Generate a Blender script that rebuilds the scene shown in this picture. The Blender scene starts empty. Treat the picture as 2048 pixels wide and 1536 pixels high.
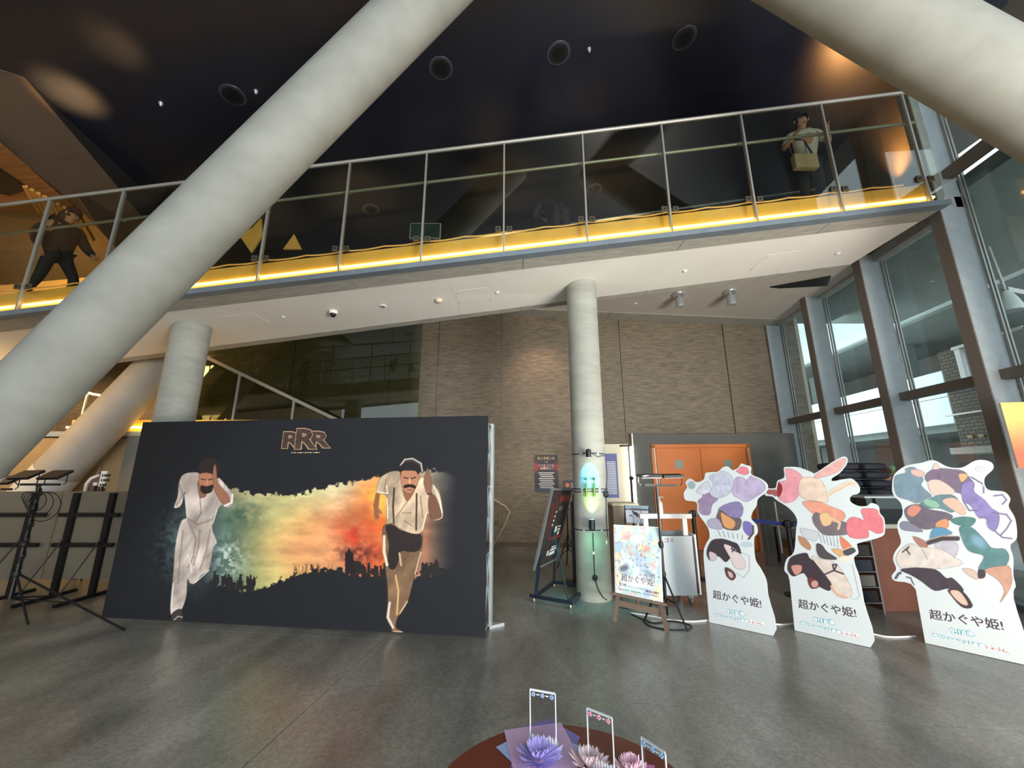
import bpy, bmesh, math, random
import numpy as np
from mathutils import Vector, Matrix
random.seed(7); np.random.seed(7)
C = bpy.context.scene.collection
SC = bpy.context.scene
# ------------------------------------------------------------------ camera
FPX = 780.0; TH = math.radians(13.0); CH = 1.6
cam = bpy.data.cameras.new('camera'); cam.sensor_width = 36; cam.lens = 36*FPX/2048; cam.clip_start = .02
co = bpy.data.objects.new('camera', cam); C.objects.link(co)
co.location = (0, 0, CH); co.rotation_euler = (math.radians(90)+TH, 0, 0); SC.camera = co
SC.view_settings.view_transform = 'Standard'; SC.view_settings.look = 'None'
SC.view_settings.gamma = 1; SC.view_settings.use_curve_mapping = False
SC.view_settings.exposure = 0.0
# ------------------------------------------------------------------ world: pale overcast sky
w = bpy.data.worlds.new('sky'); SC.world = w; w.use_nodes = True
bgn = w.node_tree.nodes['Background']; bgn.inputs['Color'].default_value = (.80, .89, .98, 1); bgn.inputs['Strength'].default_value = 2.2
# ------------------------------------------------------------------ assumed daylight and lamps, and added fill lights
def light(name, kind, loc, tgt, power, col=(1, 1, 1), size=1, size_y=None, spot=60, blend=.6):
    l = bpy.data.lights.new(name, kind); l.energy = power; l.color = col
    if kind == 'AREA':
        l.size = size
        if size_y: l.shape = 'RECTANGLE'; l.size_y = size_y
    else: l.shadow_soft_size = size
    if kind == 'SPOT': l.spot_size = math.radians(spot); l.spot_blend = blend
    o = bpy.data.objects.new(name, l); C.objects.link(o); o.location = loc
    d = Vector(tgt)-Vector(loc); o.rotation_euler = d.to_track_quat('-Z', 'Y').to_euler()
    return o
light('assumed_entrance_daylight', 'AREA', (2.5, -7.5, 3.0), (0, 6, 2.2), 580, (.93, .97, 1), 12, 5)  # unseen area light, assumed daylight from an opening behind the camera
light('assumed_low_bounce', 'AREA', (4.9, -2.8, .35), (1.6, 6, 4.4), 900, (1, .95, .86), 2.4, 1.2)  # unseen low area light added as assumed bounce onto the soffit
light('assumed_lobby_lamp', 'AREA', (-9.3, 5.6, 3.2), (-7.5, 8.5, 1.4), 75, (1, .62, .25), 1.2)  # out-of-view lamp assumed for the warm wash at left
light('assumed_upper_lamp', 'AREA', (-9.6, 6.7, 4.5), (-10.2, 8.3, 5.4), 200, (1, .62, .24), .8)  # unseen lamp assumed for the warm light on the ochre wall
CEIL = lambda x, y: (lambda r: (0+r[0]*(7.1-CH)/(r[2]-.104*r[0]), r[1]*(7.1-CH)/(r[2]-.104*r[0]), CH+r[2]*(7.1-CH)/(r[2]-.104*r[0])))((x-1024, FPX*math.cos(TH)-(768-y)*math.sin(TH), (768-y)*math.cos(TH)+FPX*math.sin(TH)))
for q_, pw_, sp_ in (((140, 190), 1100, 26), ((228, 95), 200, 24), ((1775, 150), 480, 95)):
    c_ = CEIL(*q_); light('assumed_upper_spot', 'SPOT', (c_[0]+.2, c_[1]+.5, c_[2]-1.5), c_, pw_, (1, .56, .2) if q_[0] < 1000 else (1, .46, .15), .12, spot=sp_, blend=1)  # assumed sources with no fixture, for warm glows on the ceiling
for sx, sy in ((-5.2, 6.2), (-3.0, 6.3), (-.2, 6.2), (1.9, 6.1)):
    light('added_uplight', 'SPOT', (sx, sy, 5.0+.1*sx), (sx+.2, sy+.9, 8.6), 420, (1, .58, .22), .08, spot=64, blend=1)  # unseen uplights added to warm the ceiling behind the glass
light('assumed_wall_washer', 'SPOT', (.75, 8.2, 5.3), (.6, 9.5, 3.2), 100, (1, .66, .45), .04, spot=75, blend=1)  # assumed spot without a fixture, for the glow high on the wall
light('assumed_wall_washer', 'SPOT', (.2, 7.4, 2.6), (.3, 9.5, .9), 60, (1, .82, .66), .1, spot=80, blend=1)  # no lamp built here; assumed source brightening the lower wall

light('added_warm_fill', 'AREA', (5.0, .6, .2), (4.2, 5, 5), 130, (1, .72, .48), 1.0)  # unseen warm area light added to tint the right of the soffit
light('courtyard_fill', 'AREA', (8.2, 13.5, 3.6), (11, 13.5, 3.6), 420, (.86, .95, 1), 9, 4)  # unseen area light added as fill to brighten the outdoor parapets
# ------------------------------------------------------------------ projection helpers (pixel -> point in the place)
O = np.array([0, 0, CH])
def ray(x, y):
    a = x-1024; b = 768-y
    return np.array([a, FPX*math.cos(TH)-b*math.sin(TH), b*math.cos(TH)+FPX*math.sin(TH)])
def atD(x, y, D): r = ray(x, y); return O+r*D/r[1]
def onpl(x, y, p, n):
    r = ray(x, y); n = np.array(n, float); return O+r*np.dot(np.array(p)-O, n)/np.dot(r, n)
def onfloor(x, y, z=0): return onpl(x, y, (0, 0, z), (0, 0, 1))
def proj(P):
    d = np.asarray(P, float)-O
    yc = d[..., 2]*math.cos(TH)-d[..., 1]*math.sin(TH); zc = d[..., 1]*math.cos(TH)+d[..., 2]*math.sin(TH)
    return 1024+FPX*d[..., 0]/zc, 768-FPX*yc/zc
V = lambda p: Vector([float(c) for c in p])
# ------------------------------------------------------------------ materials
def lin(c): return tuple(((v/255)/12.92 if v/255 <= .04045 else ((v/255+.055)/1.055)**2.4) for v in c)
MC = {}
def mat(name, rgb, rough=.6, metal=0, noise=0, nscale=4, bump=0, emit=0, stretch=(1, 1, 1), coat=0, spec=.5, rgb2=None, vcol=False, detail=6):
    if name in MC: return MC[name]
    m = bpy.data.materials.new(name); m.use_nodes = True; nt = m.node_tree; b = nt.nodes['Principled BSDF']
    col = (*lin(rgb), 1); b.inputs['Base Color'].default_value = col
    b.inputs['Roughness'].default_value = rough; b.inputs['Metallic'].default_value = metal
    b.inputs['Specular IOR Level'].default_value = spec
    if coat: b.inputs['Coat Weight'].default_value = coat
    if emit: b.inputs['Emission Color'].default_value = col; b.inputs['Emission Strength'].default_value = emit
    if noise or bump:
        tc = nt.nodes.new('ShaderNodeTexCoord'); mp = nt.nodes.new('ShaderNodeMapping'); mp.inputs['Scale'].default_value = stretch
        nz = nt.nodes.new('ShaderNodeTexNoise'); nz.inputs['Scale'].default_value = nscale; nz.inputs['Detail'].default_value = detail; nz.inputs['Roughness'].default_value = .6
        nt.links.new(tc.outputs['Object'], mp.inputs[0]); nt.links.new(mp.outputs[0], nz.inputs['Vector'])
        if noise:
            cr = nt.nodes.new('ShaderNodeValToRGB'); c2 = lin(rgb2) if rgb2 else tuple(v*(1-noise) for v in col[:3])
            c1 = col[:3] if rgb2 else tuple(min(1, v*(1+noise*.6)) for v in col[:3])
            cr.color_ramp.elements[0].position = .32; cr.color_ramp.elements[1].position = .68
            cr.color_ramp.elements[0].color = (*c2, 1); cr.color_ramp.elements[1].color = (*c1, 1)
            nt.links.new(nz.outputs['Fac'], cr.inputs[0]); nt.links.new(cr.outputs[0], b.inputs['Base Color'])
        if bump:
            bp = nt.nodes.new('ShaderNodeBump'); bp.inputs['Strength'].default_value = bump; bp.inputs['Distance'].default_value = .02
            nt.links.new(nz.outputs['Fac'], bp.inputs['Height']); nt.links.new(bp.outputs[0], b.inputs['Normal'])
    if vcol:
        a = nt.nodes.new('ShaderNodeVertexColor'); a.layer_name = 'Col'; nt.links.new(a.outputs[0], b.inputs['Base Color'])
    MC[name] = m; return m
def glass(name, tint, refl=1.0, rough=0.0):
    """thin architectural pane: fresnel mirror over a tinted transparent body"""
    m = bpy.data.materials.new(name); m.use_nodes = True; nt = m.node_tree; nt.nodes.clear()
    o = nt.nodes.new('ShaderNodeOutputMaterial'); mx = nt.nodes.new('ShaderNodeMixShader')
    t = nt.nodes.new('ShaderNodeBsdfTransparent'); t.inputs[0].default_value = (*tint, 1)
    g = nt.nodes.new('ShaderNodeBsdfGlossy'); g.inputs['Roughness'].default_value = rough
    lw_ = nt.nodes.new('ShaderNodeLayerWeight'); lw_.inputs['Blend'].default_value = .5
    pw = nt.nodes.new('ShaderNodeMath'); pw.operation = 'POWER'; pw.inputs[1].default_value = 4
    ma = nt.nodes.new('ShaderNodeMath'); ma.operation = 'MULTIPLY_ADD'; ma.inputs[1].default_value = .8; ma.inputs[2].default_value = .04*refl; ma.use_clamp = True
    nt.links.new(lw_.outputs['Facing'], pw.inputs[0]); nt.links.new(pw.outputs[0], ma.inputs[0]); nt.links.new(ma.outputs[0], mx.inputs[0])
    nt.links.new(t.outputs[0], mx.inputs[1]); nt.links.new(g.outputs[0], mx.inputs[2]); nt.links.new(mx.outputs[0], o.inputs[0])
    return m
M_conc = mat('column_concrete', (140, 141, 133), .75, noise=.13, nscale=2.6, bump=.08, stretch=(1, 1, 1.5))
M_concr = mat('round_column_concrete', (156, 157, 147), .75, noise=.16, nscale=3.2, bump=.12, stretch=(.7, .7, 2.2))
M_brd = mat('edge_concrete', (168, 166, 158), .8, noise=.2, nscale=9, bump=.15, stretch=(.5, 2, 2))
M_soff = mat('soffit_paint', (238, 236, 230), .75, noise=.03, nscale=2)
M_soff2 = mat('soffit_frame_paint', (196, 192, 184), .75, noise=.05, nscale=3)
M_ceil = mat('dark_ceiling_paint', (27, 30, 41), .32, noise=.18, nscale=1.5)
M_brown = mat('brown_ceiling_paint', (88, 72, 58), .5, noise=.12, nscale=2)
M_black = mat('black_matte', (14, 14, 16), .55)
M_blackm = mat('black_metal', (22, 24, 28), .4, .4)
M_steel = mat('galvanised_steel', (118, 130, 140), .5, .25, noise=.12, nscale=7)
M_steelb = mat('mullion_paint', (166, 174, 176), .55, .1, noise=.1, nscale=8)
M_rail = mat('rail_steel', (168, 166, 158), .4, .5)
M_alu = mat('aluminium', (196, 204, 208), .35, .6)
M_white = mat('white_paint', (232, 232, 228), .5)
M_board = mat('white_board', (214, 226, 230), .5)
M_orange = mat('orange_door_paint', (222, 120, 42), .5, noise=.05, nscale=3)
M_grey = mat('grey_surround_paint', (98, 98, 92), .7, noise=.08, nscale=3)
M_wood = mat('brown_wood', (104, 86, 70), .5, noise=.15, nscale=8, stretch=(1, 1, 8))
M_red = mat('red_brown_laminate', (112, 48, 30), .35, noise=.1, nscale=14)
M_beige = mat('beige_plaster', (176, 148, 106), .75, noise=.08, nscale=2)
M_ochre = mat('ochre_plaster', (196, 160, 96), .75, noise=.08, nscale=2)
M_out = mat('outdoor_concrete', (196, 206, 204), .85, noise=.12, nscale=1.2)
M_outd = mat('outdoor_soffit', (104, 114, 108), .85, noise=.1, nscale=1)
M_glow = mat('led_strip', (255, 206, 112), emit=9)
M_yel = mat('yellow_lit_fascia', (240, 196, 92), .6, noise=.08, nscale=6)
M_skin = mat('skin', (190, 142, 112), .6)
M_fabric = mat('dark_navy_fabric', (30, 32, 46), .7, noise=.2, nscale=20)
M_cable = mat('black_cable', (18, 18, 20), .5)
M_wcable = mat('white_cable', (225, 228, 228), .5)
G_rail = glass('balustrade_glass', (.86, .87, .80), 2.0)
G_win = glass('window_glass', (.90, .95, .95), 1.3)
G_dark = glass('stair_glass', (.62, .66, .58), 1.6)
G_clear = glass('acrylic', (.96, .97, .98), 1.6)

# ------------------------------------------------------------------ mesh builder
class MB:
    def __init__(s): s.v = []; s.f = []; s.sm = False
    def add(s, vs, fs):
        n = len(s.v); s.v += [tuple(float(c) for c in v) for v in vs]; s.f += [tuple(n+i for i in f) for f in fs]; return s
    def hexa(s, p):   # 8 points: bottom 4 then top 4
        return s.add(p, [(0, 3, 2, 1), (4, 5, 6, 7), (0, 1, 5, 4), (1, 2, 6, 5), (2, 3, 7, 6), (3, 0, 4, 7)])
    def box(s, c, sz, ex=(1, 0, 0), ey=(0, 1, 0), ez=None):
        ex = V(ex).normalized(); ey = V(ey).normalized(); ez = V(ez).normalized() if ez is not None else ex.cross(ey)
        c = V(c); a, b, d = [q/2 for q in sz]
        P = [c+ex*(i*a)+ey*(j*b)+ez*(k*d) for k in (-1, 1) for i, j in ((-1, -1), (1, -1), (1, 1), (-1, 1))]
        return s.hexa(P)
    def b2(s, lo, hi):
        return s.box([(a+b)/2 for a, b in zip(lo, hi)], [b-a for a, b in zip(lo, hi)])
    def bar(s, p, q, w, h=None, up=(0, 0, 1)):
        p, q = V(p), V(q); d = q-p; L = d.length; d.normalize(); u = V(up)
        if abs(d.dot(u)) > .98: u = Vector((0, 1, 0))
        sd = d.cross(u).normalized(); u = sd.cross(d)
        return s.box((p+q)/2, (L, w, h or w), d, sd, u)
    def tube(s, pts, r, n=10, caps=True):
        pts = [V(p) for p in pts]; rs = r if isinstance(r, (list, tuple)) else [r]*len(pts); base = len(s.v); prev = None
        for i, p in enumerate(pts):
            d = (pts[min(i+1, len(pts)-1)]-pts[max(i-1, 0)]).normalized()
            if prev is None: u = d.orthogonal().normalized()
            else: u = (prev-d*prev.dot(d)).normalized()
            prev = u; w2 = d.cross(u)
            for k in range(n):
                a = 2*math.pi*k/n; s.v.append(tuple(p+(u*math.cos(a)+w2*math.sin(a))*rs[i]))
        for i in range(len(pts)-1):
            for k in range(n):
                a = base+i*n+k; b = base+i*n+(k+1) % n; s.f.append((a, b, b+n, a+n))
        if caps:
            s.f.append(tuple(base+k for k in reversed(range(n)))); e = base+(len(pts)-1)*n; s.f.append(tuple(e+k for k in range(n)))
        return s
    def lathe(s, c, prof, n=20, axis=(0, 0, 1)):
        c = V(c); ax = V(axis).normalized()
        return s.tube([c+ax*z for r, z in prof], [r for r, z in prof], n)
    def prism(s, poly, t):   # poly list of 3d points, t thickness vector
        n = len(poly); t = V(t); a = [V(p) for p in poly]
        return s.add(a+[p+t for p in a], [tuple(range(n))[::-1], tuple(range(n, 2*n))]+[(i, (i+1) % n, (i+1) % n+n, i+n) for i in range(n)])
    def blob(s, c, r, seg=12, rings=8, jit=0):
        c = V(c); r = r if hasattr(r, '__len__') else (r, r, r); b = len(s.v)
        for i in range(rings+1):
            ph = math.pi*i/rings
            for k in range(seg):
                a = 2*math.pi*k/seg; j = 1+jit*(random.random()-.5)
                s.v.append((c.x+r[0]*j*math.sin(ph)*math.cos(a), c.y+r[1]*j*math.sin(ph)*math.sin(a), c.z+r[2]*j*math.cos(ph)))
        for i in range(rings):
            for k in range(seg):
                a = b+i*seg+k; q = b+i*seg+(k+1) % seg; s.f.append((a, a+seg, q+seg, q))
        return s
    def build(s, name, m, parent=None, smooth=False, bevel=0, kind=None, local=False):
        me = bpy.data.meshes.new(name); off = Vector((0, 0, 0))
        if parent is not None:
            off = wloc(parent)
        elif not local and s.v:
            a = np.array(s.v); off = Vector(((a[:, 0].min()+a[:, 0].max())/2, (a[:, 1].min()+a[:, 1].max())/2, a[:, 2].min()))
        me.from_pydata([tuple(V(v)-off) for v in s.v], [], s.f); me.update()
        bm = bmesh.new(); bm.from_mesh(me); bmesh.ops.recalc_face_normals(bm, faces=bm.faces)
        if bevel: bmesh.ops.bevel(bm, geom=[e for e in bm.edges if len(e.link_faces) == 2 and e.calc_face_angle(0) > .6], offset=bevel, segments=2, affect='EDGES', profile=.6)
        bm.to_mesh(me); bm.free()
        me.materials.append(m); o = bpy.data.objects.new(name, me); C.objects.link(o)
        if smooth:
            for p in me.polygons: p.use_smooth = True
            try: me.set_sharp_from_angle(angle=math.radians(40))
            except Exception: pass
        if parent is not None: o.parent = parent
        else: o.location = off
        if kind: o['kind'] = kind
        return o
def wloc(o):
    v = Vector((0, 0, 0))
    while o is not None: v = v+o.location; o = o.parent
    return v
def tag(o, label, cat, group=None, kind=None):
    o['label'] = label; o['category'] = cat
    if group: o['group'] = group
    if kind: o['kind'] = kind
    return o
def empty(name, loc, label, cat, group=None):
    o = bpy.data.objects.new(name, None); C.objects.link(o); o.location = V(loc); o.empty_display_size = .1
    return tag(o, label, cat, group)
def copy_tree(o, delta=(0, 0, 0), label=None, parent=None, rotz=0):
    c = o.copy(); C.objects.link(c)
    if parent is not None: c.parent = parent
    else:
        c.location = o.location+V(delta); c.rotation_euler.z += rotz
    if label: c['label'] = label
    for ch in list(o.children): copy_tree(ch, parent=c)
    return c
def struct(o): o['kind'] = 'structure'; return o

# text as flat lettering laid on a surface
def text(s, P0, ex, ey, nrm, width=None, height=None, m=None, parent=None, name='lettering', thick=.0, off=.003, bold=0, slant=0):
    cu = bpy.data.curves.new('t', 'FONT'); cu.body = s; cu.resolution_u = 2; cu.offset = bold; cu.shear = slant
    to = bpy.data.objects.new('t', cu); C.objects.link(to)
    bpy.context.view_layer.update()
    me = bpy.data.meshes.new_from_object(to.evaluated_get(bpy.context.evaluated_depsgraph_get()))
    bpy.data.objects.remove(to); bpy.data.curves.remove(cu)
    n = len(me.vertices)
    if n == 0: return None
    a = np.zeros(n*3); me.vertices.foreach_get('co', a); a = a.reshape(-1, 3)
    x0, x1 = a[:, 0].min(), a[:, 0].max(); y0, y1 = a[:, 1].min(), a[:, 1].max()
    sx = width/(x1-x0) if width else height/(y1-y0); sy = height/(y1-y0) if height else sx
    ex, ey, nrm = V(ex).normalized(), V(ey).normalized(), V(nrm).normalized()
    P0 = V(P0)+nrm*off-(wloc(parent) if parent else Vector((0, 0, 0)))
    E = np.array([list(ex), list(ey)]); q = np.stack([(a[:, 0]-x0)*sx, (a[:, 1]-y0)*sy], 1)@E+np.array(list(P0))
    me.vertices.foreach_set('co', q.ravel()); me.update(); me.materials.clear(); me.materials.append(m or M_black)
    o = bpy.data.objects.new(name, me); C.objects.link(o)
    if parent is not None: o.parent = parent
    return o

# ------------------------------------------------------------------ flat-print painter
def vnoise(xs, ys, sc, seed=0, octs=4):
    rng = np.random.RandomState(seed); T = rng.rand(64, 64); out = 0; amp = .5
    for o_ in range(octs):
        u = xs*sc; v = ys*sc; iu = np.floor(u).astype(int); iv = np.floor(v).astype(int); fu = u-iu; fv = v-iv
        fu = fu*fu*(3-2*fu); fv = fv*fv*(3-2*fv)
        g = lambda i, j: T[(iu+i) % 64, (iv+j) % 64]
        out = out+amp*((g(0, 0)*(1-fu)+g(1, 0)*fu)*(1-fv)+(g(0, 1)*(1-fu)+g(1, 1)*fu)*fv); amp *= .5; sc *= 2.03
    return out
def smoothp(p, k=4):
    n = len(p); out = []
    for i in range(n):
        a, b, c, d = [np.array(p[(i+j-1) % n], float) for j in range(4)]
        for t in np.arange(k)/k: out.append(tuple(.5*((2*b)+(-a+c)*t+(2*a-5*b+4*c-d)*t*t+(-a+3*b-3*c+d)*t**3)))
    return out
def inside(px, py, poly):
    r = np.zeros(px.shape, bool); n = len(poly)
    for i in range(n):
        x1, y1 = poly[i]; x2, y2 = poly[(i+1) % n]
        if y1 == y2: continue
        c = ((y1 > py) != (y2 > py)) & (px < (x2-x1)*(py-y1)/(y2-y1)+x1); r ^= c
    return r
class Print:
    edge = 0
    """colours of a flat print, one per grid vertex; coordinates U,V are the print's own layout units"""
    def __init__(s, X, Y, base): s.X = X; s.Y = Y; s.c = np.zeros(X.shape+(3,))+np.array(base, float)
    def poly(s, pts, col, a=1, sm=True, shade=None):
        p = smoothp(pts) if sm else pts; m = inside(s.X, s.Y, p); c = np.array(col, float)
        cc = c+(0 if shade is None else shade[..., None]*c)
        if shade is not None: cc = cc[m]
        s.c[m] = s.c[m]*(1-a)+cc*a
        if s.edge and a > .8: s.line(p+[p[0]], s.edge, np.array(col, float)*.55, .6)
        return m
    def ell(s, cx, cy, rx, ry, col, a=1, rot=0, soft=0):
        ca, sa = math.cos(rot), math.sin(rot); dx = s.X-cx; dy = s.Y-cy
        d = np.sqrt(((dx*ca+dy*sa)/rx)**2+((-dx*sa+dy*ca)/ry)**2)
        k = (np.clip((1-d)/soft, 0, 1) if soft else (d < 1)*1.0)*a
        s.c = s.c*(1-k[..., None])+np.array(col, float)*k[..., None]
    def line(s, pts, wd, col, a=1):
        col = np.array(col, float)
        for (x1, y1), (x2, y2) in zip(pts[:-1], pts[1:]):
            m = (s.X > min(x1, x2)-wd) & (s.X < max(x1, x2)+wd) & (s.Y > min(y1, y2)-wd) & (s.Y < max(y1, y2)+wd)
            if not m.any(): continue
            x, y = s.X[m], s.Y[m]; dx, dy = x2-x1, y2-y1; L = dx*dx+dy*dy+1e-9; t = np.clip(((x-x1)*dx+(y-y1)*dy)/L, 0, 1)
            d = np.hypot(x-x1-t*dx, y-y1-t*dy); k = (np.clip((wd/2-d)/(wd*.3)+.5, 0, 1)*a)[..., None]; s.c[m] = s.c[m]*(1-k)+col*k
def print_grid(P00, U, W, nu, nv):
    u = np.linspace(0, 1, nu)[None, :, None]; v = np.linspace(0, 1, nv)[:, None, None]
    return np.array(P00)+u*np.array(U)+v*np.array(W)
def print_mesh(name, G, col, m, parent, mask=None):
    nv, nu = G.shape[:2]; off = np.array(list(wloc(parent))); vs = (G-off).reshape(-1, 3)
    idx = np.arange(nv*nu).reshape(nv, nu); f = np.stack([idx[:-1, :-1], idx[:-1, 1:], idx[1:, 1:], idx[1:, :-1]], -1)
    if mask is not None: f = f[mask[:-1, :-1] & mask[1:, 1:] & mask[:-1, 1:] & mask[1:, :-1]]
    f = f.reshape(-1, 4); used = np.unique(f); rem = -np.ones(nv*nu, int); rem[used] = np.arange(len(used)); f = rem[f]; vs = vs[used]; cc = col.reshape(-1, 3)[used]
    me = bpy.data.meshes.new(name); me.vertices.add(len(vs)); me.vertices.foreach_set('co', vs.ravel())
    me.loops.add(f.size); me.loops.foreach_set('vertex_index', f.ravel().astype(np.int32))
    me.polygons.add(len(f)); me.polygons.foreach_set('loop_start', (np.arange(len(f))*4).astype(np.int32))
    me.update(calc_edges=True)
    at = me.color_attributes.new('Col', 'FLOAT_COLOR', 'POINT'); c = np.clip(cc, 0, 255)/255
    c = np.where(c <= .04045, c/12.92, ((c+.055)/1.055)**2.4); at.data.foreach_set('color', np.concatenate([c, np.ones((len(c), 1))], 1).ravel())
    me.materials.append(m); o = bpy.data.objects.new(name, me); C.objects.link(o); o.parent = parent
    return o
M_print = mat('printed_board', (255, 255, 255), .45, vcol=True)
M_clothprint = mat('printed_fabric', (255, 255, 255), .75, vcol=True, spec=.3)

# ================================================================== GEOMETRY OF THE HALL
Df = lambda x: 4.61-.046*x                    # front face of the walkway
Db = lambda x: 6.45-.081*x                    # rear face of the walkway
zb = lambda x: 4.40+.1035*x                   # underside of the sloping walkway
WN = (.069, 1, 0); WP = (-.27, 9.44, 0)        # rear wall plane
Dw = lambda x: 9.44-.069*(x+.27)
gx = lambda D: 5.70+.095*D                     # glass line of the right-hand window wall
zc = lambda x: 7.1+.104*x                      # dark ceiling
# ------------------------------------------------------------------ floor
M_floor = mat('polished_concrete', (140, 139, 130), .28, noise=.45, nscale=1.3, bump=.02, stretch=(1.5, .5, 1), detail=10)
def slab_frame(u, v): return (-1.28+.991*u+.131*v, 4.33-.131*u+.991*v)
nt_ = M_floor.node_tree; b_ = nt_.nodes['Principled BSDF']; src = b_.inputs['Base Color'].links[0].from_socket
tc_ = nt_.nodes.new('ShaderNodeTexCoord'); mp_ = nt_.nodes.new('ShaderNodeMapping'); mp_.inputs['Rotation'].default_value = (0, 0, math.radians(-37)); nt_.links.new(tc_.outputs['Object'], mp_.inputs[0])
br_ = nt_.nodes.new('ShaderNodeTexBrick'); br_.inputs['Scale'].default_value = 1.0; br_.inputs['Brick Width'].default_value = 2.4; br_.inputs['Row Height'].default_value = .34; br_.inputs['Mortar Size'].default_value = .004
br_.inputs['Color1'].default_value = (1, 1, 1, 1); br_.inputs['Color2'].default_value = (.80, .80, .80, 1); br_.inputs['Mortar'].default_value = (1.0, 1.0, 1.0, 1)
sp_ = nt_.nodes.new('ShaderNodeTexNoise'); sp_.inputs['Scale'].default_value = 45; sp_.inputs['Detail'].default_value = 4; nt_.links.new(tc_.outputs['Object'], sp_.inputs['Vector'])
mr_ = nt_.nodes.new('ShaderNodeMapRange'); mr_.inputs['From Min'].default_value = .3; mr_.inputs['From Max'].default_value = .7; mr_.inputs['To Min'].default_value = .72; mr_.inputs['To Max'].default_value = 1.18; nt_.links.new(sp_.outputs['Fac'], mr_.inputs['Value'])
m1_ = nt_.nodes.new('ShaderNodeMix'); m1_.data_type = 'RGBA'; m1_.blend_type = 'MULTIPLY'; m1_.inputs[0].default_value = .8; nt_.links.new(mp_.outputs[0], br_.inputs['Vector']); nt_.links.new(src, m1_.inputs[6]); nt_.links.new(br_.outputs['Color'], m1_.inputs[7])
m2_ = nt_.nodes.new('ShaderNodeMix'); m2_.data_type = 'RGBA'; m2_.blend_type = 'MULTIPLY'; m2_.inputs[0].default_value = 1; nt_.links.new(m1_.outputs[2], m2_.inputs[6]); nt_.links.new(mr_.outputs[0], m2_.inputs[7]); nt_.links.new(m2_.outputs[2], b_.inputs['Base Color'])
fl = struct(MB().b2((-14, -9, -.3), (8, 14, -.02)).build('floor', M_outd))
us = [-11.6, -7.4, -3.7, 0, 9.5]; vs_ = [-14, -4.6, -.8, 3.4, 7.5, 10.5]
for i in range(len(us)-1):
    vv = [-14, -4.4, 0, 3.4, 7.5, 10.5] if us[i] < 0 else vs_
    for j in range(len(vv)-1):
        g = .004; p = [slab_frame(a, b) for a, b in ((us[i]+g, vv[j]+g), (us[i+1]-g, vv[j]+g), (us[i+1]-g, vv[j+1]-g), (us[i]+g, vv[j+1]-g))]
        MB().prism([(x, y, -.02) for x, y in p], (0, 0, .02)).build('slab', M_floor, fl)
# ------------------------------------------------------------------ rear wall of concrete panels
M_wall = mat('board_concrete', (140, 126, 106), .7, noise=.5, nscale=5.5, bump=.5, stretch=(.8, 1, 5.5), rgb2=(98, 90, 77), detail=12)
wb = struct(MB().prism([(x, Dw(x)+.05, -.05) for x in (-12, 7)]+[(7, Dw(7)+.05, 10.2), (-12, Dw(-12)+.05, 10.2)], (0, .3, 0)).build('wall_back', mat('pale_joint', (196, 188, 170), .8)))
seams = [-12, -8.4, -5.72, -3.118, -1.885, -.266, 2.679, 5.185, 6.9]
for a, b in zip(seams[:-1], seams[1:]):
    g = .012
    MB().prism([(a+g, Dw(a+g), .0), (b-g, Dw(b-g), .0), (b-g, Dw(b-g), 9.9), (a+g, Dw(a+g), 9.9)], (0, .05, 0)).build('panel', M_wall, wb)
# dark reveal line at the wall foot
for a, b in ((-12, 2.7),):
    MB().prism([(a, Dw(a)-.02, .0), (b, Dw(b)-.02, .0), (b, Dw(b)-.02, .1), (a, Dw(a)-.02, .1)], (0, .02, 0)).build('skirting', M_brown, wb)
struct(MB().b2((-12.3, -9, -.3), (-12, 13, 12)).build('wall_left', M_beige))
# ------------------------------------------------------------------ sloping dark ceiling
cl = struct(MB().hexa([(-12.3, -5, zc(-12.3)), (6.7, -5, zc(6.7)), (6.7, 12, zc(6.7)), (-12.3, 12, zc(-12.3))]+[(-12.3, -5, 8.6), (6.7, -5, 8.6), (6.7, 12, 8.6), (-12.3, 12, 8.6)]).build('ceiling', M_ceil))
cn = Vector((-.104, 0, 1)).normalized(); cex = Vector((1, 0, .104)).normalized()
# recessed black downlights
dl = []
lab = ['leftmost of four black downlights in the dark ceiling, left of the slanting column', 'black round downlight just right of the long slanting column',
       'black round downlight above the middle of the walkway', 'rightmost black downlight of the row, nearest the right slanting column',
       'far dark downlight seen through the left part of the balustrade glass', 'far dark downlight seen through the glass above the central column']
for i, q in enumerate(((466, 190), (882, 136), (1117, 106), (1368, 76), (742, 418), (1188, 378))):
    p = V(onpl(*q, (0, 0, 7.1), (-.104, 0, 1))); r = .128
    r = .128; t = empty('downlight', p, lab[i], 'downlight', 'downlights in the dark ceiling')
    MB().lathe(p-cn*.012, [(r+.03, 0), (r+.035, .006), (r+.03, .012)], 24, cn).build('trim_ring', mat('dark_ring', (52, 56, 66), .35), t, True)
    MB().lathe(p-cn*.02, [(r, 0), (r*.9, .004), (r*.62, .0)], 24, cn).build('baffle', mat('deep_black', (4, 4, 6), .6), t, True)
    MB().lathe(p-cn*.026, [(r*.62, 0), (r*.6, .006)], 20, cn).build('lens', M_blackm, t, True)
for i, q in enumerate(((512, 182), (1178, 98), (322, 206))):
    p = V(onpl(*q, (0, 0, 7.1), (-.104, 0, 1)))
    tag(MB().lathe(p-cn*.05, [(.012, 0), (.02, .02), (.028, .05)], 10, cn).build('sprinkler_head', M_alu, None, True),
        ['tiny sprinkler head in the dark ceiling beside the leftmost downlight', 'tiny sprinkler head right of the middle downlight', 'tiny sprinkler head in the dark ceiling left of all the downlights'][i], 'sprinkler', 'sprinklers in the dark ceiling')
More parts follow.
